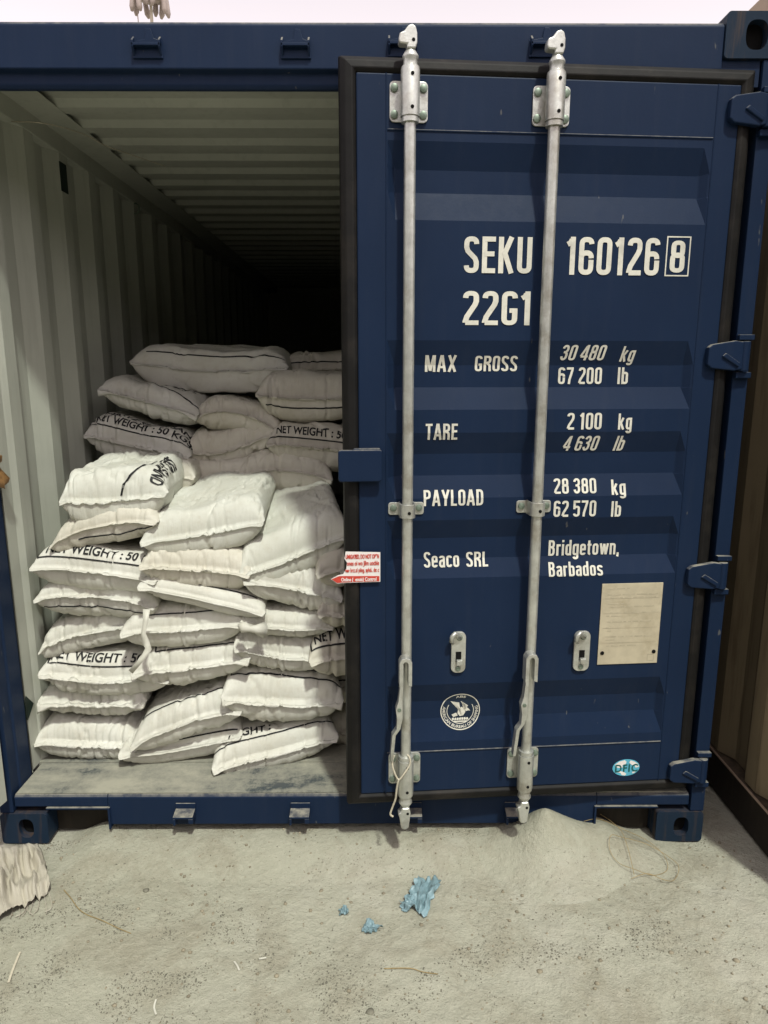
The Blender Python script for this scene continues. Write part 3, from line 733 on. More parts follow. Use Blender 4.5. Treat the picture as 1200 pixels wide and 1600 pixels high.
# handle retainers
for (u0, v0, u1, v1) in ((704, 986, 726, 1049), (896, 985, 918, 1046)):
    x0, z1 = on_door(u0, v0); x1, z0 = on_door(u1, v1)
    if x1 - x0 < .035: x1 = x0 + .042
    xc = (x0 + x1)/2
    m = MB().prism(rrect(x0 + .002, x1, z0, z1, .019, 7), -.010, -.0008, 'y'); m.build('handle_retainer', ZINC, DOOR, bevel=.0018)
    MB().box(xc - .008, xc + .010, -.0112, -.0102, z0 + .038, z0 + .072).build('retainer_slot', HOLE, DOOR)
    MB().prism(rrect(xc - .006, xc + .012, z0 + .030, z0 + .047, .002), -.024, -.0103, 'y').build('retainer_catch', ZINC, DOOR, bevel=.0015)
    MB().lathe([(.0085, -.009), (.010, -.012), (.008, -.0155)], (xc + .003, 0, z1 - .019), 'y', 12).build('bolt', BOLT, DOOR, smooth='angle')
    MB().lathe([(.0075, -.009), (.0085, -.012), (.006, -.0145)], (xc, 0, z0 + .015), 'y', 12).build('bolt', BOLT, DOOR, smooth='angle')
    # swivelling hook
    hp = [(xc + .003, -.014, z1 - .018), (xc - .010, -.022, z1 - .004), (xc - .016, -.030, z1 + .003), (xc - .024, -.030, z1 - .008), (xc - .026, -.026, z1 - .024), (xc - .019, -.022, z1 - .034)]
    MB().tube(hp, [.008, .0085, .007, .0075, .007, .004], 8).build('retainer_hook', ZINC, DOOR, smooth=True)

# hinges
for (u, v) in ((1130, 172), (1127, 556), (1093, 898), (1066, 1202)):
    zc = on_door(u, v)[1]
    m = MB()
    poly = [(-.112, zc - .026), (-.112, zc + .024), (-.100, zc + .033), (-.030, zc + .044), (-.004, zc + .040), (-.004, zc - .040), (-.028, zc - .044), (-.098, zc - .037)]
    m.prism(poly, -.020, -.0005, 'y')
    m.prism([(-.072, zc - .002), (-.060, zc + .008), (-.012, zc - .022), (-.018, zc - .034)], -.026, -.0195, 'y')
    m.build('hinge', NAVY, DOOR, bevel=.005, seg=2)
    MB().lathe([(.0145, zc - .045), (.0145, zc + .042)], (.006, -.008, 0), 'z', 16).build('hinge_pin', NAVY, DOOR, smooth='angle', bevel=.002)
    wz = zc + HINGE[2]
    MB().box(1.1725, 1.2185, -.0135, .0035, wz + .046, wz + .062).build('hinge_lug', NAVY, BOX, bevel=.002)
    MB().box(1.1725, 1.2185, -.0135, .0035, wz - .066, wz - .048).build('hinge_lug', NAVY, BOX, bevel=.002)

# overlap plate on the leading edge
x0, z1 = on_door(528, 703, -.02); x1, z0 = on_door(597, 752, -.02)
m = MB().prism(rrect(x0, x1, z0, z1, .009), -.030, -.018, 'y').prism(rrect(x0 + .045, x1 - .004, z0 + .004, z1 + .003, .005), -.019, -.0006, 'y')
m.build('overlap_plate', NAVY, DOOR, bevel=.004, seg=3)

# data plate with rivets and faint engraving
def quad_px(a, b_, c, d): return [on_door(*p) for p in (a, b_, c, d)]
pl = quad_px((940, 912), (1035, 912), (1026, 1038), (933, 1038))
xa = (pl[0][0] + pl[3][0])/2; xb = (pl[1][0] + pl[2][0])/2; za = pl[0][1]; zb_ = pl[3][1]
MB().box(xa, xb, -.0035, -.0006, zb_, za).build('data_plate', PLATE, DOOR, bevel=.0008)
for fx in (.07, .93):
    MB().lathe([(.0065, -.0030), (.0065, -.0052), (.003, -.0065)], (xa + (xb-xa)*fx, 0, zb_ + .040), 'y', 12).build('rivet', HOLE, DOOR, smooth='angle')
rnd = random.Random(3); V = []; F = []
def rect2(x0, x1, z0, z1):
    k = len(V); V.extend([(x0, z0), (x1, z0), (x1, z1), (x0, z1)]); F.append((k, k+1, k+2, k+3))
z = za - .018
while z > zb_ + .055:
    x = xa + .014 + rnd.random()*.02
    while x < xb - .03:
        w = .008 + rnd.random()*.03; rect2(x, min(x+w, xb-.012), z, z + .0035); x += w + .006
        if rnd.random() < .25: break
    z -= .0105 if rnd.random() < .8 else .02
for k in range(4): rect2(xa + .010, xb - .010, za - .05 - .05*k, za - .0488 - .05*k)
door_sheet('plate_engraving', V, F, ENGRAVE, .0042)
cx, cz = xb - .024, zb_ + .020
door_sheet('plate_stamp', [(cx-.012, cz-.012), (cx+.012, cz-.012), (cx+.012, cz+.012), (cx-.012, cz+.012), (cx-.009, cz-.009), (cx+.009, cz-.009), (cx+.009, cz+.009), (cx-.009, cz+.009)], [(0,1,5,4),(1,2,6,5),(2,3,7,6),(3,0,4,7)], ENGRAVE, .0042)

# round classification decal
ccx, ccz = on_door(719, 1110, .02); RR = .0655
def disc(r, n=64): return [(ccx + r*math.cos(2*math.pi*k/n), ccz + r*.965*math.sin(2*math.pi*k/n)) for k in range(n)], [tuple(range(n))]
def annulus(r0, r1, a0=0, a1=360, n=64, cx=None, cz=None):
    V = []; F = []
    for k in range(n+1):
        t = math.radians(a0 + (a1-a0)*k/n)
        for r in (r0, r1): V.append((ccx + r*math.cos(t), ccz + r*.965*math.sin(t)))
    F = [(2*i, 2*i+1, 2*i+3, 2*i+2) for i in range(n)]
    return V, F
door_sheet('classification_decal', *disc(RR), DECALDARK, .0012)
door_sheet('decal_ring', *annulus(RR - .0032, RR), LETTER, .0020)
door_sheet('decal_ring', *annulus(RR*.655, RR*.69, 150, 390), LETTER, .0020)
def arc_text(s, r, a_mid, h, span, name, outside=True):
    V, F = text_shape(s, .8, .02); W = []
    w = np.ptp(V[:, 0])
    for x, y in V:
        f = (x/w - .5)*span; 
        t = math.radians(a_mid + (f if outside is False else -f)); rr = r + (y*h if outside else -y*h)
        W.append((ccx + rr*math.cos(t), ccz + rr*.965*math.sin(t)))
    return door_sheet(name, W, F, LETTER, .0020)
arc_text('ABS', RR*.755, 90, .0085, 36, 'decal_lettering', True)
arc_text('AMERICAN BUREAU OF SHIPPING', RR*.90, 270, .0092, 214, 'decal_lettering', False)
V = []; F = []
def poly2(pts):
    k = len(V); V.extend([(ccx + a*RR, ccz + b_*RR) for a, b_ in pts]); F.append(tuple(range(k, k+len(pts))))
# eagle: two raised wings made of feathers, body, head, perch
for k in range(6):
    a = -.50 + k*.075; poly2([(a, .52 - .015*k), (a + .055, .52 - .015*k), (-.02 + .02*k, .02 - .05*k), (-.09 + .02*k, .05 - .05*k)])
for k in range(5):
    a = .02 + k*.04; poly2([(.0 + .02*k, .52 - .03*k), (.05 + .05*k, .50 - .04*k), (.40 - .03*k, .26 - .05*k), (.30 - .03*k, .22 - .05*k)])
poly2([(-.10, .10), (.06, .20), (.22, .10), (.26, -.08), (.16, -.26), (-.02, -.30), (-.14, -.14)])
poly2([(.20, .12), (.34, .16), (.44, .08), (.50, -.02), (.40, .0), (.28, -.04)])
poly2([(-.44, -.20), (-.20, -.10), (-.12, -.26), (-.34, -.34)])
for k in range(7): poly2([(-.42 + .12*k, -.40 - .03*math.sin(k)), (-.34 + .12*k, -.36), (-.30 + .12*k, -.46), (-.40 + .12*k, -.50)])
poly2([(-.36, -.52), (.36, -.52), (.26, -.58), (-.26, -.58)])
door_sheet('decal_eagle', V, F, LETTER, .0022)

# oval factory decal
ccx, ccz = on_door(978, 1199); RX, RZ = .047, .031
E_ = lambda rx, rz, ox=0, oz=0, n=40: [(ccx + ox + rx*math.cos(2*math.pi*k/n), ccz + oz + rz*math.sin(2*math.pi*k/n)) for k in range(n)]
door_sheet('oval_decal', E_(RX, RZ), [tuple(range(40))], DECALBLUE, .0012)
V = []; F = []
def blob(pts):
    k = len(V); V.extend([(ccx + a*RX, ccz + b_*RZ) for a, b_ in pts]); F.append(tuple(range(k, k+len(pts))))
blob([(-.85, .40), (-.55, .75), (-.15, .92), (.0, .70), (-.05, .45), (-.30, .30), (-.25, .05), (-.55, .0), (-.80, .15)])
blob([(.20, .60), (.30, .85), (.60, .68), (.85, .40), (.95, .05), (.70, -.05), (.62, .25), (.40, .30)])
blob([(-.75, -.50), (-.40, -.60), (-.30, -.85), (-.05, -.95), (.05, -.75), (-.15, -.50), (-.45, -.38)])
blob([(.45, -.55), (.75, -.45), (.68, -.62), (.5, -.72)])
door_sheet('decal_map', V, F, PAPER, .0019)
door_text('DFIC', 961, 1194, 996, 1205, weight=.03, name='decal_lettering', mat=DECALGREEN, off=.0026, squeeze=.95)

# torn fumigation notice across the door edge
def pxs(L): return [on_door(u, v, -.004) for u, v in L]
edge = pxs([(594, 862), (594, 908), (560, 909), (535, 910), (527, 911), (517, 904), (528, 898), (536, 896), (541, 888), (542, 878), (538, 872), (540, 861)])
me_ = MB(); k = len(edge)
def ny(x): return -.0105
me_.add([(x, ny(x), z) for x, z in edge] + [(x, ny(x) + .0008, z) for x, z in edge], [tuple(range(k)), tuple(range(2*k-1, k-1, -1))] + [(i, (i+1) % k, k+(i+1) % k, k+i) for i in range(k)])
tag(me_.build('warning_notice', PAPER, DOOR), 'torn white and red paper notice stuck across the door edge')
band = pxs([(592.5, 899), (592.5, 907), (560, 908), (535, 909), (527, 910), (518, 904), (530, 899), (560, 899)])
MB().add([(x, ny(x) - .0008, z) for x, z in band], [tuple(range(len(band)))]).build('notice_band', RED, DOOR)
def notice_text(s, u0, v0, u1, v1, mat, w=.035):
    a = on_door(u0, v0, -.004); b_ = on_door(u1, v1, -.004); V, F = text_shape(s, .7, w); wd = np.ptp(V[:, 0])
    MB().add([(a[0] + x/wd*(b_[0]-a[0]), ny(a[0] + x/wd*(b_[0]-a[0])) - .0016, b_[1] + y*(a[1]-b_[1])) for x, y in V], F).build('notice_lettering', mat, DOOR)
notice_text('UMIGATED, DO NOT OPEN', 540, 866, 592, 871, RED, .05)
notice_text('ones oi wo Jllm uocble', 542, 876, 592, 881.5, RED)
notice_text('ww brz:.sl piing. zyhdwds: c', 539, 887, 592, 892, RED)
notice_text('Online (Venuis) Control', 533, 902, 588, 906, PAPER)

# ---------------------------------------------------------------- the left-hand door, swung wide open
OPEN = math.atan2(-1.0, -.185)     # direction it points, seen from above
ld = empty('door', (-1.166, -.012, 0)); ld.parent = BOX; tag(ld, 'left door swung wide open, pale grey on its inner face')
ld.rotation_euler = (0, 0, OPEN)
MB().box(.018, 1.16, -.003, .0, .19, 2.40).build('inner_face', INNER, ld)
MB().box(.018, 1.16, -.050, -.0035, .19, 2.40).build('leaf', NAVY, ld, bevel=.003)
for g_ in GROOVES: MB().prism([(0.0002, g_[3]), (.018, g_[2]), (.018, g_[1]), (.0002, g_[0])], .10, 1.05, 'x').build('pressed_rib', INNER, ld, bevel=.003)
MB().box(1.1605, 1.20, -.045, .004, .15, 2.44).build('gasket', RUBBER, ld, bevel=.004)
MB().box(.018, 1.16, -.045, .004, 2.4005, 2.44).build('gasket', RUBBER, ld, bevel=.004)
MB().box(.06, 1.16, -.045, -.004, .15, .1895).build('gasket', RUBBER, ld, bevel=.004)

# ---------------------------------------------------------------- neighbouring container on the right
NB = empty('shipping_container', (1.4, 0, 0))
tag(NB, 'ochre brown container with dark bottom rail, close alongside on the right', 'shipping container')
NY0, NY1 = -.36, 5.9
def nb(m, name, mat, **k): return m.build(name, mat, NB, **k)
nb(MB().box(0.0, .06, NY0 + .12, NY1, .012, .160), 'bottom_rail', BLACKR, bevel=.003)
nb(MB().box(-.0025, .003, NY0 + .18, NY1, .1575, .1635), 'rail_edge_glint', BEIGE)  # beige strip paints the lit line along the rail's top edge
prof_n = corrugated([(0, 0.012), (.072, .012), (.140, .048), (.212, .048)], .278, NY0 + .12, NY1)
m = MB(); n = len(prof_n)
m.add([(d, yy, z) for yy, d in prof_n for z in (.1665, 2.80)], [(2*i, 2*i+2, 2*i+3, 2*i+1) for i in range(n-1)])
nb(m, 'side_wall', TAN)
nb(MB().box(.004, .064, NY0 + .12, NY1, 2.80, 2.872), 'top_rail', BEIGE, bevel=.004)
nb(MB().box(.0, .16, NY0, NY0 + .118, .13, 2.77), 'corner_post', TAN, bevel=.004)
nb(MB().box(-.004, .16, NY0 - .004, NY0 + .174, .002, .12), 'corner_casting', BLACKR, bevel=.006)
nb(MB().box(-.004, .16, NY0 - .004, NY0 + .174, 2.776, 2.894), 'corner_casting', BLACKR, bevel=.006)
nb(MB().box(.16, 2.4, NY0 + .02, NY0 + .07, .14, 2.86), 'door_end', TAN)
nb(MB().box(.064, 2.40, NY0 + .175, NY1, 2.86, 2.868), 'roof', TAN)
nb(MB().box(2.36, 2.42, NY0 + .02, NY1, .02, 2.87), 'side_wall', TAN)
nb(MB().box(.02, 2.40, NY1 - .05, NY1 - .002, .1665, 2.80), 'end_wall', TAN)
nb(MB().box(.06, 2.36, NY0 + .12, NY1 - .06, .10, .15), 'floor', BLACKR)

# ---------------------------------------------------------------- sacks
def sim_sack(seed, nu=45, nv=57, W=.50, L=.78, zb=.056, zt=.078, iters=190, flange=3):
    """relax a flat sewn tube of cloth that is filled until the sacks above and below limit it"""
    rng = np.random.RandomState(seed)
    top = np.arange(nu*nv).reshape(nv, nu); bot = top.copy(); k = nu*nv
    for i in range(1, nv-1):
        bot[i, 1:-1] = np.arange(k, k + nu - 2); k += nu - 2
    dx = W/(nu-1); dy = L/(nv-1); dd = math.hypot(dx, dy)
    P = np.zeros((k, 3)); X0, Y0 = np.meshgrid((np.arange(nu)/(nu-1) - .5)*W, np.arange(nv)/(nv-1)*L)
    for g, s in ((bot, -1), (top, 1)):
        P[g.ravel(), 0] = X0.ravel(); P[g.ravel(), 1] = Y0.ravel(); P[g.ravel(), 2] = s*.03*(np.sin(np.pi*Y0/L)*np.cos(np.pi*X0/W)).ravel()
    P += rng.randn(k, 3)*.003
    cols = []
    for g in (top, bot):
        for par in (0, 1):
            cols.append((g[:, par:-1:2].ravel(), g[:, par+1::2].ravel(), dx)); cols.append((g[par:-1:2].ravel(), g[par+1::2].ravel(), dy))
            cols.append((g[par:-1:2, :-1].ravel(), g[par+1::2, 1:].ravel(), dd)); cols.append((g[par:-1:2, 1:].ravel(), g[par+1::2, :-1].ravel(), dd))
    V = np.zeros_like(P); ph = rng.rand(6)*6.28
    for it in range(iters):
        f = np.zeros_like(P); pr = .0010*min(1, it/30.)
        for g, s in ((top, 1), (bot, -1)):
            G = P[g]; du = np.gradient(G, axis=1); dv = np.gradient(G, axis=0)
            nn = np.cross(du, dv)*s; nn /= np.linalg.norm(nn, axis=2, keepdims=True) + 1e-9; nn[:flange] = 0; nn[-flange:] = 0
            f[g.ravel()] += nn.reshape(-1, 3)*pr
        V = (V + f)*.86; Q = P + V
        for rep in range(3):
            for a, b_, r in cols:
                d = Q[b_] - Q[a]; l = np.sqrt((d*d).sum(1)) + 1e-9
                c = d*(np.where(l > r, .5, .38)*(l - r)/l)[:, None]; Q[a] += c; Q[b_] -= c
        for i in list(range(1, flange)) + list(range(nv-flange, nv-1)):
            mm = (Q[top[i]] + Q[bot[i]])*.5; o_ = np.zeros_like(mm); o_[1:-1, 2] = .0015; Q[top[i]] = mm + o_; Q[bot[i]] = mm - o_
        x, y = Q[:, 0], Q[:, 1]
        bp = .006*np.sin(9*x+ph[0])*np.sin(7*y+ph[1]) + .004*np.sin(21*x+ph[2]+5*y) + .004*np.sin(17*y+ph[3])
        Q[:, 2] += np.where(Q[:, 2] > zt+bp, (zt+bp-Q[:, 2])*.5, 0); Q[:, 2] += np.where(Q[:, 2] < -zb-bp*.6, (-zb-bp*.6-Q[:, 2])*.5, 0)
        V = Q - P; P = Q
    def fine(g):
        G = P[g]; o_ = np.zeros((nv, 2*nu-1, 3)); o_[:, ::2] = G; o_[:, 1::2] = (G[:, :-1] + G[:, 1:])*.5
        # extra rows near the front seam
        m_ = 12; R_ = [o_[0]]
        for i in range(1, nv):
            if i <= m_: R_.append((o_[i-1] + o_[i])*.5)
            R_.append(o_[i])
        A = np.array(R_)
        for i in range(11):          # the sewn end is held straight by its stitching
            wgt = max(0.0, 1 - i/11.0)
            for _ in range(6):
                row = A[i].copy(); row[2:-2] = (A[i][:-4] + 2*A[i][1:-3] + 3*A[i][2:-2] + 2*A[i][3:-1] + A[i][4:])/9; A[i] = A[i]*(1-wgt) + row*wgt
        return A
    return fine(top), fine(bot)
VARIANTS = [sim_sack(s) for s in range(3)]
SW, SL, ST = .50, .78, .134

def place_sack(name, label, L, M, R, YL, YR, seed, T=.134, pitch=0.0, droop=.012, length=.78, lip=0.0, pleat=1.0, wave=.006, mat=0, prints=(), crump=0.0, side=False, bow=0.0, sag=0.0, blunt=1.7):
    rng = random.Random(seed*13 + 5)
    Tp, Bt = VARIANTS[seed % 3]
    flip = (seed // 3) % 2
    grids = []
    pL = onY(*L, YL); pR = onY(*R, YR); pM = onY(*M, (YL + YR)/2 - bow)
    horiz = np.array([pR[0]-pL[0], pR[1]-pL[1], 0.0]); width = np.linalg.norm(horiz); horiz /= width
    back = np.array([-horiz[1], horiz[0], 0.0])
    folds = [(rng.uniform(.1, .9), rng.uniform(0, .5), rng.uniform(-1.2, 1.2), rng.uniform(.05, .22), rng.uniform(.003, .008)) for _ in range(7)]
    for gi, (G0, s) in enumerate(((Tp, 1), (Bt, -1))):
        G = G0.copy()
        if flip: G = G[:, ::-1].copy(); G[..., 0] *= -1
        nv, nu = G.shape[:2]
        du = np.gradient(G, axis=1); dv = np.gradient(G, axis=0); nn = np.cross(du, dv)*s*(1); nn /= np.linalg.norm(nn, axis=2, keepdims=True) + 1e-9
        S = np.linspace(0, 1, nu)[None, :]*np.ones((nv, 1)); t = np.clip(G[..., 1], 0, SL)
        edge = smooth01(.0, .03, S)*smooth01(.0, .03, 1-S)*smooth01(.026, .070, t)*smooth01(.0, .06, SL-t)
        pl_ = 1 - np.abs(2*vnoise(S*34 + 1.3*vnoise(S*6, t*9, seed), t*5, seed) - 1)
        d = .0046*pleat*np.exp(-t/.085)*(pl_ - .5) + .0014*pleat*np.exp(-t/.05)*(vnoise(S*70, t*10, seed+4) - .5)*2
        d += .011*(fbm(S*4, t*5, 3, seed+8) - .5) + .005*(fbm(S*13, t*13, 3, seed+2) - .5)
        cr = fbm(S*5, t*7, 4, seed+31); d += -.007*np.exp(-((cr - .5)/.016)**2) + .012*crump*(np.abs(fbm(S*9, t*12, 4, seed+40) - .5)*4 - .5)
        for fs_, ft, fa, fl, fd in folds:
            ca, sa = math.cos(fa), math.sin(fa); ax = (S - fs_)*SW; ay = t - ft
            along = ax*sa + ay*ca; across = ax*ca - ay*sa
            d += -fd*np.exp(-(across/.0065)**2)*np.exp(-(along/fl)**2) + fd*.6*np.exp(-((across-.014)/.010)**2)*np.exp(-(along/fl)**2)
        G += nn*(d*edge)[..., None]
        # wavy seam, hanging lip
        lw = 1 - smooth01(.0, .07, t)
        G[..., 2] += lw*wave*2*(fbm(S*4, 0*t, 2, seed+11) - .5) + lw*.0012*np.sin(S*40 + seed)*(vnoise(S*7, 0*t, seed+6))
        G[..., 2] -= lip*(1 - smooth01(0, .055, t))*(.55 + .9*vnoise(S*4, 0*t, seed+3))
        G[..., 1] += lip*.5*(1 - smooth01(0, .05, t))*vnoise(S*5, 0*t, seed+17)
        if crump: G[..., 2] += crump*.03*(fbm(S*6, t*10, 3, seed+77) - .5)*(1 - smooth01(.0, .16, t)); G[..., 1] += crump*.035*(fbm(S*7, t*8, 3, seed+70) - .5)*(1 - smooth01(.0, .14, t))
        # carry onto the seam curve seen in the photo
        u = G[..., 0]/(SW/2)*1.0
        tt = G[..., 1]/SL*length
        FE = .17
        tb = np.where(tt < FE, FE*np.clip(tt/FE, 0, 1)**(blunt - .25 if gi == 0 else blunt + .45), tt) - .010*(1 - smooth01(.0, .024, tt))
        tt0 = tt; tt = tb
        lin = .5*(pL + pR)[None, None, :] + .5*u[..., None]*(pR - pL)[None, None, :]
        quad = (pM - .5*(pL + pR))[None, None, :]*(1 - u*u)[..., None]
        keep = np.exp(-np.clip(tt, 0, None)/.22)[..., None]
        P = lin + quad*keep + back*(tt*math.cos(pitch))[..., None]
        up = G[..., 2]*(T*1.10/ST)*(1.0 if gi == 0 else 1.08) + droop*smooth01(0, .11, tt0) + tt*math.sin(pitch) - sag*smooth01(.1, .7, tt)
        P[..., 2] += up
        grids.append(P)
    TG, BG = grids
    nv, nu = TG.shape[:2]
    ti = np.arange(nu*nv).reshape(nv, nu); bi = ti.copy(); bi[1:-1, 1:-1] = nu*nv + np.arange((nv-2)*(nu-2)).reshape(nv-2, nu-2)
    verts = np.concatenate([TG.reshape(-1, 3), BG[1:-1, 1:-1].reshape(-1, 3)])
    org = np.array([.5*(pL[0]+pR[0]), .5*(pL[1]+pR[1]) + length*.5, verts[:, 2].min()])
    verts = verts - org
    q = lambda g: np.stack([g[:-1, :-1], g[:-1, 1:], g[1:, 1:], g[1:, :-1]], -1).reshape(-1, 4)
    faces = np.concatenate([q(ti), q(bi)[:, ::-1]])
    me = bpy.data.meshes.new('cloth'); me.from_pydata(verts.tolist(), [], faces.tolist())
    uvl = me.uv_layers.new(name='UVMap')
    us = np.linspace(0, 1, nu)[None, :]*np.ones((nv, 1)); vsr = np.linspace(0, 1, nv)[:, None]*np.ones((1, nu))
    UVv = np.zeros((len(verts), 2)); UVv[ti.ravel(), 0] = us.ravel(); UVv[ti.ravel(), 1] = vsr.ravel()*1.5; UVv[bi[1:-1, 1:-1].ravel(), 0] = us[1:-1, 1:-1].ravel(); UVv[bi[1:-1, 1:-1].ravel(), 1] = -vsr[1:-1, 1:-1].ravel()*1.5
    li = np.empty(len(me.loops), dtype=np.int32); me.loops.foreach_get('vertex_index', li)
    uvl.data.foreach_set('uv', UVv[li].astype(np.float32).ravel())
    root = link('sack', me, SACKS[mat], smooth=True); root.location = org.tolist()
    tag(root, label, 'sack', 'white woven sacks stacked in the container')
    # printing: shapes given as (s 0..1 across, t metres from the seam) on the upper or lower sheet
    ts_row = None
    def mapper(grid, sign):
        g = grid - org; du = np.gradient(g, axis=1); dv = np.gradient(g, axis=0); nn = np.cross(du, dv)*sign; nn /= np.linalg.norm(nn, axis=2, keepdims=True) + 1e-9
        # arc length along the middle column as the row measure
        mid = g[:, nu//2]; ln = np.concatenate([[0], np.cumsum(np.linalg.norm(np.diff(mid, axis=0), axis=1))])
        def f(s, t):
            j = min(max(s, 0), .9999)*(nu-1); i = np.interp(t, ln, np.arange(nv)); i = min(i, nv - 1.001)
            i0, j0 = int(i), int(j); a, b_ = i - i0, j - j0
            bl = lambda A: (A[i0, j0]*(1-b_) + A[i0, j0+1]*b_)*(1-a) + (A[i0+1, j0]*(1-b_) + A[i0+1, j0+1]*b_)*a
            n_ = bl(nn); n_ = n_/(np.linalg.norm(n_) + 1e-9)
            return bl(g) + n_*.0022
        return f
    for pr_ in prints:
        kind, sheet = pr_[0], pr_[1]
        f = mapper(TG, 1) if sheet == 'top' else mapper(BG, -1)
        if kind == 'line':
            path, w = pr_[2], pr_[3]
            pts = []
            for (a, b_) in zip(path[:-1], path[1:]):
                n_ = max(2, int(math.hypot((b_[0]-a[0])*width, b_[1]-a[1])/.008))
                for k in range(n_): pts.append((a[0] + (b_[0]-a[0])*k/n_, a[1] + (b_[1]-a[1])*k/n_))
            pts.append(path[-1]); V = []; F = []
            for k, (s, t) in enumerate(pts):
                a = pts[max(k-1, 0)]; b_ = pts[min(k+1, len(pts)-1)]
                dx_, dy_ = (b_[0]-a[0])*width, b_[1]-a[1]; l = math.hypot(dx_, dy_) + 1e-9; ox, oy = -dy_/l*w/2, dx_/l*w/2
                V += [f(s + ox/width, t + oy), f(s - ox/width, t - oy)]
            F = [(2*i, 2*i+1, 2*i+3, 2*i+2) for i in range(len(pts)-1)]
            MB().add(V, F).build('printed_line', INK, root)
        else:
            _, _, s_, s0, t0, wid, cap = pr_[:7]; rot = pr_[7] if len(pr_) > 7 else 0
            V2, F2 = text_shape(s_, .90, .034)
            me2 = bpy.data.meshes.new('print'); k = wid/np.ptp(V2[:, 0]); me2.from_pydata([(x*k, y*cap, 0) for x, y in V2], [], F2)
            bm = bmesh.new(); bm.from_mesh(me2)
            x = .012
            while x < wid: bmesh.ops.bisect_plane(bm, geom=bm.verts[:] + bm.edges[:] + bm.faces[:], plane_co=(x, 0, 0), plane_no=(1, 0, 0)); x += .012
            for yb in (cap*.33, cap*.66): bmesh.ops.bisect_plane(bm, geom=bm.verts[:] + bm.edges[:] + bm.faces[:], plane_co=(0, yb, 0), plane_no=(0, 1, 0))
            for v in bm.verts:
                a, b_ = v.co.x, v.co.y
                if rot: a, b_ = a*math.cos(rot) - b_*math.sin(rot), a*math.sin(rot) + b_*math.cos(rot)
                v.co = f(s0 + a/width, t0 + b_).tolist()
            bm.to_mesh(me2); bm.free(); link('printed_lettering', me2, INK, root)
    return root, (TG, BG)

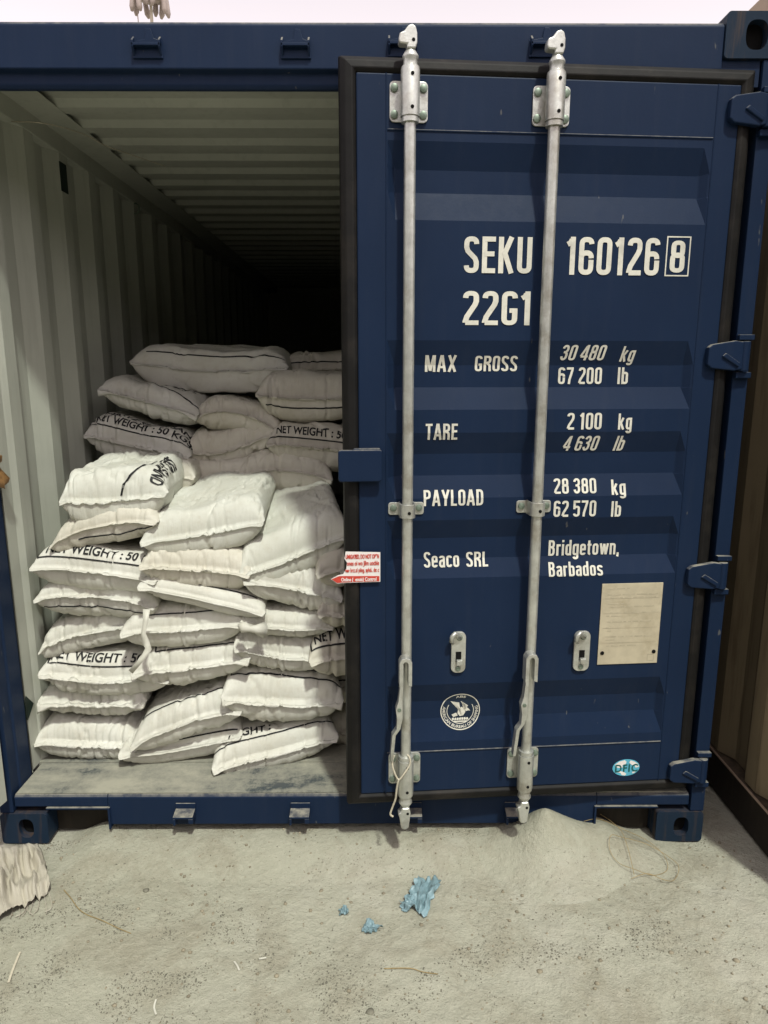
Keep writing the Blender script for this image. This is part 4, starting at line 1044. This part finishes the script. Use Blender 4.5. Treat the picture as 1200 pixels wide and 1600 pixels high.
NETW = 'NET WEIGHT : 50 KGS.'
def box_line(t=.06, s0=.08, s1=.94, up=.22, w=.0055): return ('line', 'top', [(s0, t + up), (s0, t), (s1, t), (s1, t + up)], w)
def words(t=.06, s0=.11, wid=.37, cap=.036, s=NETW): return ('text', 'top', s, s0, t + .016, wid, cap)
SK = [
 # left column, floor to top
 dict(label='lowest white sack of the left column, lying on the container floor', L=(52,1170), M=(122,1178), R=(212,1178), YL=.165, YR=.18, seed=0, droop=0.0077, pleat=1.6, T=.138),
 dict(label='white sack with a crumpled folded end, second from the floor in the left column', L=(57,1108), M=(130,1118), R=(222,1110), YL=.17, YR=.19, seed=1, crump=1.0, lip=.02, T=.115),
 dict(label='white sack printed NET WEIGHT : 50, third from the floor in the left column', L=(58,1062), M=(150,1079), R=(262,1071), YL=.165, YR=.175, seed=2, T=.135, droop=0.0088, lip=.004, prints=[box_line(.068, .08, .99, .2), words(.068, .10, .40)]),
 dict(label='plain sack with raised right shoulder, fourth from the floor in the left column', L=(59,1027), M=(118,1003), R=(222,986), YL=.19, YR=.22, seed=3, T=.13, droop=0.0066, pleat=.6),
 dict(label='pleated plain sack, fifth from the floor in the left column by the wall', L=(51,946), M=(140,943), R=(240,956), YL=.18, YR=.18, seed=4, T=.135, droop=0.0022, pleat=1.7, prints=[('line', 'bottom', [(.1, .066), (.9, .066)], .0055)]),
 dict(label='white sack printed NET WEIGHT : 50 KGS., sixth from the floor in the left column', L=(45,897), M=(140,906), R=(241,917), YL=.18, YR=.17, seed=5, T=.14, droop=0.0077, pleat=1.2, prints=[box_line(.06, .06, .97, .2), words(.06, .12, .385)]),
 dict(label='cream sack under the bulging top one of the left column', L=(75,862), M=(140,832), R=(240,824), YL=.215, YR=.215, seed=6, T=.12, mat=1, droop=0.0055, pleat=.5, prints=[('line', 'bottom', [(.35, .04), (.7, .055), (1.0, .03)], .0055)]),
 dict(label='bulging white sack on top of the left column, black line bent round it', L=(92,790), M=(160,799), R=(258,782), YL=.24, YR=.27, seed=7, T=.165, droop=0.0110, pitch=.03, pleat=.3, crump=.5, mat=2, length=.62,
      prints=[('line', 'top', [(.84, .34), (.79, .20), (.76, .14), (.64, .07), (.62, .03)], .006), ('text', 'top', 'SILICA SAND', .845, .33, .27, .034, -1.57)]),
 # middle column
 dict(label='lowest sack of the middle column, on the floor under a drooping one', L=(184,1190), M=(275,1186), R=(374,1160), YL=.145, YR=.17, seed=8, T=.125, droop=0.0066, pleat=1.0, prints=[('line', 'top', [(.2, .05), (.95, .05)], .0055)]),
 dict(label='white sack whose left corner droops low, second from the floor in the middle column', L=(203,1180), M=(283,1146), R=(376,1120), YL=.125, YR=.145, seed=9, T=.135, droop=0.0154, pleat=.7, crump=.3, prints=[('line', 'top', [(.12, .15), (.12, .105), (.92, .105)], .0055)]),
 dict(label='white sack with gathered right end, third from the floor in the middle column', L=(204,1064), M=(290,1061), R=(388,1040), YL=.135, YR=.15, seed=10, T=.13, droop=0.0121, pleat=1.0, lip=.012, crump=.25, prints=[('line', 'top', [(.22, .125), (.22, .085), (.95, .085)], .0055)]),
 dict(label='white sack with a loose strip hanging from it, fourth from floor, middle column', L=(187,1000), M=(285,996), R=(377,984), YL=.145, YR=.16, seed=11, T=.135, droop=0.0055, pleat=1.4, prints=[('line', 'top', [(.2, .075), (.95, .075)], .0055)]),
 dict(label='thin flat sack sloping down to the right, fifth from the floor in the middle column', L=(214,924), M=(310,946), R=(410,966), YL=.135, YR=.15, seed=12, T=.085, droop=0.0066, pleat=.3, prints=[('line', 'top', [(.05, .07), (.9, .07)], .0055)]),
 dict(label='plain sack under the big sloping one at the top of the middle column', L=(216,896), M=(300,905), R=(388,909), YL=.155, YR=.17, seed=13, T=.14, droop=0.0099, pleat=1.1, mat=1),
 dict(label='big plain sack with sloping top, highest in front of the middle column', L=(219,858), M=(320,847), R=(410,825), YL=.20, YR=.22, seed=14, T=.145, droop=0.0143, pitch=.085, length=.66, pleat=.55, mat=2),
 # right column
 dict(label='lowest sack of the right column printed WEIGHT, its left corner jutting out over the sill', L=(334,1214), M=(430,1193), R=(528,1162), YL=.10, YR=.19, seed=15, T=.135, droop=0.0121, pleat=1.5, prints=[('line', 'top', [(.02, .085), (.95, .085)], .0055), ('text', 'top', 'WEIGHT :', .10, .103, .17, .036)]),
 dict(label='white sack with a rumpled seam, second from the floor in the right column', L=(347,1106), M=(430,1120), R=(535,1108), YL=.125, YR=.17, seed=16, T=.155, droop=0.0165, pleat=.7, lip=.014, crump=.4, prints=[('line', 'top', [(.14, .15), (.12, .11), (.5, .115), (.97, .09)], .006), ('line', 'top', [(.60, .155), (.72, .135), (.93, .14), (.93, .17)], .006)]),
 dict(label='plain white sack, third from the floor in the right column', L=(366,1022), M=(430,1040), R=(508,1041), YL=.145, YR=.18, seed=17, T=.13, droop=0.0110, pleat=.5, lip=.01),
 dict(label='slim sack with a tied neck at its left, fourth from floor, right column', L=(376,980), M=(440,993), R=(520,988), YL=.15, YR=.18, seed=18, T=.085, droop=0.0077, pleat=.8, crump=.4),
 dict(label='white sack half in shade, fifth from the floor in the right column', L=(380,917), M=(455,934), R=(534,946), YL=.165, YR=.19, seed=19, T=.13, droop=0.0077, pleat=.8, lip=.006),
 dict(label='big plain sack, highest of the right column, half in the door shadow', L=(376,910), M=(455,890), R=(545,846), YL=.18, YR=.25, seed=20, T=.160, droop=0.0231, pitch=.085, length=.70, pleat=.5, mat=2),
 # slivers behind the door edge
 dict(label='shaded sack at floor level just inside the door edge', L=(500,1158), M=(580,1155), R=(690,1150), YL=.27, YR=.27, seed=21, T=.14, droop=0.0077, mat=1),
 dict(label='shaded sack just above the lowest one beside the door edge', L=(508,1088), M=(590,1092), R=(700,1085), YL=.26, YR=.26, seed=22, T=.14, droop=0.0077, mat=1, prints=[('line', 'top', [(.0, .05), (.9, .05)], .0055)]),
 dict(label='sack printed NET W, half hidden by the door edge', L=(486,1046), M=(580,1038), R=(690,1035), YL=.135, YR=.20, seed=23, T=.150, droop=0.0099, mat=1, prints=[('line', 'top', [(.05, .20), (.05, .062), (.95, .062)], .0065), ('text', 'top', NETW, .085, .080, .37, .040)]),
 dict(label='crumpled sack ends right above the NET W one by the door edge', L=(498,968), M=(570,975), R=(690,975), YL=.15, YR=.20, seed=24, T=.10, droop=0.0066, crump=.8, mat=1, pleat=1.6),
 dict(label='small shaded sack corner behind the torn red and white notice', L=(496,908), M=(580,900), R=(690,895), YL=.17, YR=.24, seed=25, T=.13, droop=0.0088, mat=1),
 # second tier, further in
 dict(label='small lump of sack between the top left sack and the tier behind', L=(205,748), M=(250,752), R=(302,752), YL=.62, YR=.62, seed=26, T=.115, droop=0.0055, mat=1, length=.5),
 dict(label='shaded sack right behind the big sloping middle one', L=(262,762), M=(330,752), R=(408,752), YL=.72, YR=.72, seed=27, T=.13, droop=0.0077, mat=1, length=.6),
 dict(label='shaded sack with folded edge, lowest of the rear tier beside the overlap plate', L=(372,752), M=(440,744), R=(518,757), YL=.70, YR=.72, seed=28, T=.135, droop=0.0143, lip=.012, mat=1, length=.6),
 dict(label='rear tier sack printed SILICA SAND and NET WEIGHT : 50 KGS. by the left wall', L=(130,688), M=(195,707), R=(293,722), YL=.74, YR=.72, seed=29, T=.165, droop=0.0165, pleat=.6, prints=[box_line(.078, .07, .96, .25), words(.078, .13, .37, .036), ('text', 'top', 'QUARTZ SILICA SAND', .16, .143, .36, .034)]),
 dict(label='plain rear tier sack between the two printed NET WEIGHT ones', L=(290,712), M=(345,718), R=(424,684), YL=.76, YR=.78, seed=30, T=.15, droop=0.0121, pleat=.5, mat=1),
 dict(label='rear tier sack printed NET WEIGHT : 50 KGS., cut off by the door edge', L=(416,702), M=(490,711), R=(590,722), YL=.73, YR=.73, seed=31, T=.160, droop=0.0121, pleat=.6, mat=1, prints=[('line', 'top', [(.03, .060), (.97, .060), (.97, .3)], .006), words(.060, .13, .36, .036)]),
 dict(label='sack with folded front flap under the topmost one near the left wall', L=(151,614), M=(222,636), R=(305,655), YL=.80, YR=.78, seed=32, T=.125, droop=0.0132, lip=.020, crump=.35, prints=[('line', 'top', [(.25, .16), (.55, .13), (.97, .07)], .006), ('line', 'top', [(.55, .22), (.80, .17)], .012), ('line', 'top', [(.62, .24), (.85, .20)], .012)]),
 dict(label='sack with frayed flap in the centre of the upper rear tier', L=(303,660), M=(365,652), R=(438,684), YL=.80, YR=.80, seed=33, T=.135, droop=0.0165, lip=.020, crump=.2, mat=1),
 dict(label='plump sack with black line below its seam, upper rear tier at the door edge', L=(400,626), M=(480,637), R=(575,626), YL=.79, YR=.79, seed=34, T=.175, droop=0.0143, pleat=1.0, mat=1, prints=[('line', 'bottom', [(.12, .062), (.9, .062)], .006)]),
 dict(label='topmost sack of the whole stack, lying lengthwise', L=(205,572), M=(330,588), R=(448,580), YL=.98, YR=.98, seed=35, T=.170, droop=0.0033, pleat=.25, length=.50, prints=[('line', 'top', [(.12, .08), (.95, .08)], .006)]),
 dict(label='farthest sack, dim behind the plump one at the door edge', L=(436,586), M=(510,583), R=(600,585), YL=1.15, YR=1.15, seed=36, T=.15, droop=0.0077, mat=1, prints=[('line', 'top', [(.1, .06), (.9, .06)], .006)]),
]
PLACED = []
for d in SK:
    d = dict(d); lab = d.pop('label'); PLACED.append(place_sack('sack', lab, **d))

# loose strip hanging from the strip sack, tied neck
def ribbon(name, pts, w, mat, parent=None, thick=.0012, seed=0):
    m = MB(); V = []; rr = random.Random(seed); n = len(pts)
    for k, p in enumerate(pts):
        a = Vector(pts[min(k+1, n-1)]) - Vector(pts[max(k-1, 0)]); s = a.cross(Vector((.1, -1, .25))).normalized()*w*.5*(1 + .25*math.sin(k*1.7+seed))
        V += [Vector(p) - s, Vector(p) + s]
    m.add(V, [(2*i, 2*i+1, 2*i+3, 2*i+2) for i in range(n-1)])
    o = m.build(name, mat, parent, smooth=True); s_ = o.modifiers.new('solid', 'SOLIDIFY'); s_.thickness = thick
    return o
strip_sack = PLACED[11][0]; so = Vector(strip_sack.location)
ribbon('loose_strip', [Vector(onY(u, v, y)) - so for u, v, y in ((229, 952, .13), (227, 972, .115), (224, 990, .105), (228, 1004, .105), (232, 1014, .10), (222, 1030, .09), (204, 1050, .085))], .020, TAPE, strip_sack, seed=2)

neck_sack = PLACED[18][0]; no = Vector(neck_sack.location)
npts = [Vector(onY(u, v, y)) - no for u, v, y in ((373, 976, .125), (381, 980, .12), (390, 983, .125), (398, 983, .13), (412, 984, .15))]
nk = MB().tube(npts, [.008, .021, .010, .014, .028], 14); 
nk.build('tied_neck', SACKS[0], neck_sack, smooth=True)

# ---------------------------------------------------------------- sand heap against the sill
hx0, hy0 = .655, -.045
xs = np.arange(-.50, .56, .011); ys = np.arange(-.46, .24, .011); XX, YY = np.meshgrid(xs, ys)
rr = np.sqrt((XX/1.0)**2 + (YY/1.05)**2)*(1 + .22*(fbm(XX*4 + 9, YY*4, 3, 61) - .5))
cone = .104*np.exp(-(rr/.092)**1.4) + .018*np.exp(-(rr/.19)**2)
sh = np.sqrt(((XX - .27)/.20)**2 + ((YY + .0)/.12)**2); cone = cone + .034*np.exp(-sh**2)
HH = cone + .004*(fbm(XX*22, YY*22, 3, 63) - .5)*smooth01(.004, .03, cone)
ZZ = ground_h(XX + hx0, YY + hy0) + HH - .0075
gi = np.arange(XX.size).reshape(XX.shape)
me = bpy.data.meshes.new('sand_heap')
me.from_pydata(np.stack([XX, YY, ZZ], -1).reshape(-1, 3).tolist(), [], np.stack([gi[:-1, :-1], gi[:-1, 1:], gi[1:, 1:], gi[1:, :-1]], -1).reshape(-1, 4).tolist())
heap = tag(link('sand_heap', me, GROUND, smooth=True), 'pale grey sand heap against the sill below the right locking rod', 'sand heap'); heap.location = (hx0, hy0, 0)

# ---------------------------------------------------------------- gravel and grit on the ground
def pebbles(name, n, seed, rmin, rmax, mat, dens):
    rng = np.random.RandomState(seed); base = []
    ico = bmesh.new(); bmesh.ops.create_icosphere(ico, subdivisions=1, radius=1); bv = np.array([tuple(v.co) for v in ico.verts]); bf = np.array([[v.index for v in f.verts] for f in ico.faces]); ico.free()
    P = []; 
    while len(P) < n:
        x = rng.uniform(-1.35, 1.38, 4000); y = rng.uniform(-.78, .02, 4000); d = dens(x, y); k = rng.rand(4000) < d
        P += list(zip(x[k], y[k]))
    P = np.array(P[:n]); z = ground_h(P[:, 0], P[:, 1]); r = rmin*(rmax/rmin)**(rng.rand(n)**2.2)
    V = []; F = []
    for i in range(n):
        M = bv*(1 + .35*(rng.rand(len(bv), 1) - .5)); a = rng.rand()*6.28; c, s_ = math.cos(a), math.sin(a)
        M = M*np.array([1, .6 + .5*rng.rand(), .45 + .35*rng.rand()]); M = np.stack([M[:, 0]*c - M[:, 1]*s_, M[:, 0]*s_ + M[:, 1]*c, M[:, 2]], 1)*r[i] + np.array([P[i, 0], P[i, 1], z[i] + r[i]*.18])
        F.append(bf + len(bv)*i); V.append(M)
    me = bpy.data.meshes.new(name); me.from_pydata(np.concatenate(V).tolist(), [], np.concatenate(F).tolist())
    return link(name, me, mat, smooth=True)
def dens_dark(x, y): return np.clip((fbm(x*2.2, y*3.2, 4, 91) - .42)*5, .03, 1)*np.clip((fbm(x*9, y*12, 3, 97) - .47)*9, .03, 1)*np.clip(1.25 - .35*(x + .3), .25, 1)
def dens_even(x, y): return .3 + .7*np.clip((fbm(x*3, y*3, 3, 95) - .4)*4, 0, 1)
STONE_D = simple('dark_grit', (.185, .178, .14), .9, 0, .2, .5, 30)
STONE_L = simple('tan_pebbles', (.27, .24, .175), .9, 0, .2, .4, 30, .001, 120)
tag(pebbles('dark_grit', 9500, 11, .0009, .0032, STONE_D, dens_dark), 'dark grit and crumbs scattered over the sandy ground', 'grit', kind='stuff')
tag(pebbles('gravel', 1300, 12, .0013, .0072, STONE_L, dens_even), 'tan pebbles scattered over the sandy ground', 'gravel', kind='stuff')
for (u, v, r) in ((578, 1583, .011), (830, 1354, .007), (1150, 1505, .010), (843, 1520, .009), (1048, 1494, .007), (228, 1395, .010), (375, 1423, .008), (795, 1328, .006)):
    p = onZ(u, v, 0); zz = float(ground_h(p[0], p[1])); bm = bmesh.new(); bmesh.ops.create_icosphere(bm, subdivisions=2, radius=r)
    for q in bm.verts: q.co = Vector((q.co.x, q.co.y*.8, q.co.z*.62))*(1 + .35*(mnoise.noise(q.co*90 + Vector((u, v, 0))) ))
    me = bpy.data.meshes.new('stone'); bm.to_mesh(me); bm.free(); o = link('stone', me, STONE_D if u < 600 else STONE_L, smooth=True); o.location = (p[0], p[1], zz + r*.12)
    where = {578: 'at the bottom edge below the blue film scraps', 830: 'in front of the sand heap', 1150: 'near the right edge of the ground', 843: 'at the bottom, below the sand heap', 1048: 'left of the one near the right edge', 228: 'standing in for a dark stain, on the left ground below the fork notch', 375: 'dark, left of the blue film scraps', 795: 'small, just left of the sand heap'}[u]  # the one below the left notch stands in for a ground stain
    tag(o, 'single stone ' + where, 'stone', 'stones on the ground')

# ---------------------------------------------------------------- litter
def crumple(name, label, u, v, w, l, seed, mat, amp=.02, rot=0.0, n=30, cat='plastic scrap', notch=.30):
    p = onZ(u, v, 0); m = MB(); V = []; S = np.linspace(-1, 1, n); X, Y = np.meshgrid(S, S)
    rad = 1 - notch*np.abs(fbm(np.arctan2(Y, X)*2.2 + 30, 0*X, 3, seed) - .35)*2
    x = X*w/2*rad; y = Y*l/2*rad*(1 + .3*X)
    z = amp*np.abs(2*fbm(X*1.9 + 5 + .4*Y, Y*.8, 3, seed + 1) - 1)*2.4 + amp*.35*(fbm(X*4, Y*3, 3, seed+2) - .4)
    x = x + .25*amp*(fbm(X*3, Y*3, 2, seed+5) - .5)*4; c, s_ = math.cos(rot), math.sin(rot)
    wx, wy = x*c - y*s_, x*s_ + y*c
    zz = ground_h(p[0] + wx, p[1] + wy) + np.clip(z, 0, None) + .002
    gi = np.arange(n*n).reshape(n, n)
    m.add(np.stack([wx, wy, zz], -1).reshape(-1, 3), np.stack([gi[:-1, :-1], gi[:-1, 1:], gi[1:, 1:], gi[1:, :-1]], -1).reshape(-1, 4))
    o = m.build(name, mat, smooth=True); o.location = (p[0], p[1], 0); s2 = o.modifiers.new('solid', 'SOLIDIFY'); s2.thickness = .001
    return tag(o, label, cat)
crumple('plastic_film', 'crumpled light blue plastic film, the largest scrap on the ground', 661, 1398, .085, .15, 5, BLUEFILM, .018, -.45)
crumple('plastic_film', 'small blue film tuft joined at the lower left of the large scrap', 640, 1418, .062, .05, 9, BLUEFILM, .016, .3)
crumple('plastic_film', 'small blue plastic scrap, lower of the two left of the large one', 577, 1453, .044, .05, 15, BLUEFILM, .014, .8)
crumple('plastic_film', 'tiny blue plastic scrap, upper of the two left of the large one', 537, 1426, .030, .032, 22, BLUEFILM, .010, .2)
def heap_h(x, y):
    x = x - hx0; y = y - hy0
    r = math.hypot(x, y/1.05)*(1 + .22*(float(fbm(x*4 + 9, y*4, 3, 61)) - .5)); sh = math.hypot((x - .27)/.20, y/.12)
    return max(0.0, .104*math.exp(-(r/.092)**1.4) + .018*math.exp(-(r/.19)**2) + .034*math.exp(-sh**2) - .0075)
def on_ground(L, lift=.002):
    o_ = []
    for u, v in L:
        p = onZ(u, v, .0); o_.append((p[0], p[1], float(ground_h(p[0], p[1])) + heap_h(p[0], p[1]) + lift))
    return o_
def smooth_path(P, k=6):
    P = [Vector(p) for p in P]; out = []
    for i in range(len(P)-1):
        a, b_, c, d = P[max(i-1, 0)], P[i], P[i+1], P[min(i+2, len(P)-1)]
        for j in range(k):
            t = j/k; out.append(.5*((2*b_) + (c-a)*t + (2*a-5*b_+4*c-d)*t*t + (3*b_-a-3*c+d)*t**3))
    out.append(P[-1]); return out
def thread(name, L, r, mat, label, cat, lift=.002, humps=0.0, seed=0):
    P = on_ground(L, lift); rr_ = random.Random(seed); P = [(x, y, z + humps*rr_.random()) for x, y, z in P]
    return tag(MB().tube(smooth_path(P), r, 5).build(name, mat, smooth=True), label, cat)
thread('binding_wire', [(910, 1319), (935, 1313), (975, 1314), (1010, 1328), (1036, 1348), (1042, 1364), (1020, 1372), (990, 1372), (965, 1362), (951, 1350), (952, 1340), (970, 1335), (1010, 1337), (1050, 1352), (1060, 1366), (1052, 1380), (1035, 1384), (1010, 1376), (985, 1382)], .0009, WIRE, 'tangled loop of straw coloured wire before the right casting', 'wire', .003, .022, 3)
thread('binding_wire', [(930, 1292), (950, 1306), (968, 1325), (978, 1345), (986, 1364), (990, 1378)], .0009, WIRE, 'single straight end of wire crossing the tangled loop', 'wire', .004, .015, 5)
thread('string', [(100, 1393), (112, 1408), (122, 1424), (135, 1434), (158, 1443), (184, 1455), (205, 1463)], .0012, WIRE, 'thin brown string on the ground at the left', 'string', .002, .004, 7)
thread('string', [(600, 1516), (640, 1517), (660, 1521), (684, 1527)], .0012, WIRE, 'short brown twig like string on the ground at the bottom centre', 'string', .002, .004, 8)
for (L, lab) in (([(366, 1505), (371, 1513), (374, 1520)], 'tiny white strip on the ground, below centre left'), ([(405, 1502), (416, 1499)], 'tiny white sliver right of another, below centre left'), ([(244, 1564), (241, 1576), (244, 1588)], 'curved white strip near the bottom edge at the left'), ([(32, 1492), (22, 1516), (14, 1540)], 'pale straw lying at the left edge of the ground')):
    P_ = [Vector(p) for p in smooth_path(on_ground(L, .004), 4)]; w_ = .0022 if 'straw' not in lab else .0030; V_ = []
    for k, p in enumerate(P_):
        d_ = P_[min(k+1, len(P_)-1)] - P_[max(k-1, 0)]; n_ = Vector((-d_.y, d_.x, 0)).normalized()*w_; V_ += [p - n_, p + n_]
    so_ = MB().add(V_, [(2*i, 2*i+1, 2*i+3, 2*i+2) for i in range(len(P_)-1)]).build('white_strip', TAPE if 'straw' not in lab else CORD); so_.modifiers.new('solid', 'SOLIDIFY').thickness = .0015
    tag(so_, lab, 'strip')

# old empty sack with frayed folds at the left edge
def rag():
    n, k = 60, 46; p0 = onZ(5, 1330, 0); V = []
    S, Tt = np.meshgrid(np.linspace(0, 1, n), np.linspace(0, 1, k))
    # edges traced on the ground: top edge and lower edge
    A = [np.array(q[:2]) for q in on_ground([(-70, 1332), (-10, 1322), (58, 1320)])]; B = [np.array(q[:2]) for q in on_ground([(-75, 1446), (-10, 1448), (28, 1432), (82, 1398)])]
    def lerp(path, s): f = s*(len(path)-1); i = np.clip(f.astype(int), 0, len(path)-2); w = (f - i)[..., None]; pa = np.array(path); return pa[i]*(1-w) + pa[i+1]*w
    a = lerp(A, S); b_ = lerp(B, S); xy = a*(1-Tt)[..., None] + b_*Tt[..., None]
    fan = fbm(S*11 + .8*vnoise(S*3, Tt*2, 4), Tt*1.3, 3, 71)
    xy[..., 1] += .035*(fbm(S*9, Tt*2, 3, 77) - .5)*Tt; xy[..., 0] += .03*(fbm(S*6, Tt*4, 3, 78) - .5)
    z = ground_h(xy[..., 0], xy[..., 1]) + .004 + (.085*np.abs(2*fan - 1)*2*smooth01(.05, .5, Tt)*(1 - .5*Tt)*(.25 + .75*smooth01(.35, .62, S)) + .03*fbm(S*4, Tt*4, 3, 80)*smooth01(0, .15, Tt)*(1 - smooth01(.8, 1, Tt)))
    gi = np.arange(n*k).reshape(k, n); o0 = np.array([xy[..., 0].mean(), xy[..., 1].mean(), 0])
    P = np.concatenate([xy, z[..., None]], -1) - o0
    me = bpy.data.meshes.new('empty_sack'); me.from_pydata(P.reshape(-1, 3).tolist(), [], np.stack([gi[:-1, :-1], gi[1:, :-1], gi[1:, 1:], gi[:-1, 1:]], -1).reshape(-1, 4).tolist())
    uvl = me.uv_layers.new(name='UVMap'); li = np.empty(len(me.loops), dtype=np.int32); me.loops.foreach_get('vertex_index', li)
    uvl.data.foreach_set('uv', np.stack([S.ravel(), Tt.ravel()], 1)[li].astype(np.float32).ravel())
    o = link('empty_sack', me, RAG, smooth=True); o.location = o0.tolist(); s2 = o.modifiers.new('solid', 'SOLIDIFY'); s2.thickness = .0015
    tag(o, 'crumpled empty sack with frayed folds on the ground at the left edge', 'empty sack')
    for q in range(9):
        u0 = 20 + q*7; pts = on_ground([(u0, 1412 - q*2), (u0 + 6*math.sin(q), 1428 - q), (u0 - 4 + 8*math.sin(q*2), 1440 - q*1.5)], .006)
        MB().tube([Vector(t) - Vector(o0) for t in smooth_path(pts, 4)], .0013, 4).build('fringe', RAG, o)
rag()

# twisted cord looped round the left locking rod
def cordpt(u, v, dep): 
    lx, z = on_door(u, v, dep); q = HINGE + _ex*lx - _en*dep; return (q[0], q[1], z)
cp = [cordpt(*a) for a in ((616, 1180, -.060), (613, 1192, -.064), (616, 1206, -.070), (623, 1218, -.072), (632, 1208, -.072), (640, 1195, -.066), (640, 1184, -.060), (634, 1177, -.050))]
cp2 = [cordpt(*a) for a in ((623, 1217, -.073), (620, 1232, -.073), (618, 1248, -.070), (613, 1262, -.066), (610, 1272, -.066), (614, 1276, -.066))]
co = MB(); co.tube(smooth_path(cp, 8), .0030, 6); co.tube(smooth_path(cp2, 8), [.0034]*41, 6)
tag(co.build('cord', CORD, smooth=True), 'pale twisted cord looped round the foot of the left locking rod', 'cord')

# stray string under the ceiling inside
s1 = [onX(18, 190, -1.14), onY(70, 193, .35), onY(130, 204, .6), onY(170, 214, .75), onY(255, 218, 1.0)]
s1 = [(p[0], p[1], min(p[2], 2.46)) for p in s1]
tag(MB().tube(smooth_path(s1, 6), .0018, 5).build('string', CORD, smooth=True), 'thin string strung under the ceiling inside at the top left', 'string')

# ---------------------------------------------------------------- high-mast floodlight far behind
md = _ray(237, 30); md = md/md[1]; MD = 46.0; base = CAM + md*MD; topz = float((CAM + _ray(237, -12)/_ray(237, -12)[1]*MD)[2])
MAST = empty('light_mast', (float(base[0]), float(base[1]), 0)); tag(MAST, 'tall floodlight mast far behind the container, its lamps hanging in a cluster', 'light mast')
MASTM = simple('mast_steel', (.42, .37, .30), .6, 0, .3, .15, 2); LAMPM = simple('lamp_housing', (.34, .28, .26), .6, 0, .3, .2, 2)
MB().lathe([(.22, 0), (.085, topz)], (0, 0, 0), 'z', 12).build('mast_pole', MASTM, MAST, smooth='angle')
MB().lathe([(.10, topz - .45), (.85, topz - .30), (1.0, topz), (.9, topz + .35), (.10, topz + .4)], (0, 0, 0), 'z', 16).build('head_frame', LAMPM, MAST)
rnd = random.Random(8)
for k in range(10):
    a = 2*math.pi*k/10 + .2; r = .75 + .5*rnd.random(); cx_, cy_ = r*math.cos(a), r*math.sin(a)*.9; drop = .50 + .45*rnd.random()
    l = MB(); l.tube([(cx_*.8, cy_*.8, topz + .12), (cx_, cy_, topz - .15), (cx_ + .1*math.cos(a*3), cy_, topz - drop - .12), (cx_ + .16*math.cos(a*3), cy_, topz - drop - .34)], [.05, .15, .17, .07], 8)
    l.build('lamp', LAMPM, MAST, smooth=True)
MB().tube([(-.95, 0, topz + .1), (-1.05, 0, topz - .5), (-.82, 0, topz - .9), (-.80, 0, topz - 1.6), (-.78, 0, topz - 2.6)], .03, 5).build('cable', LAMPM, MAST)
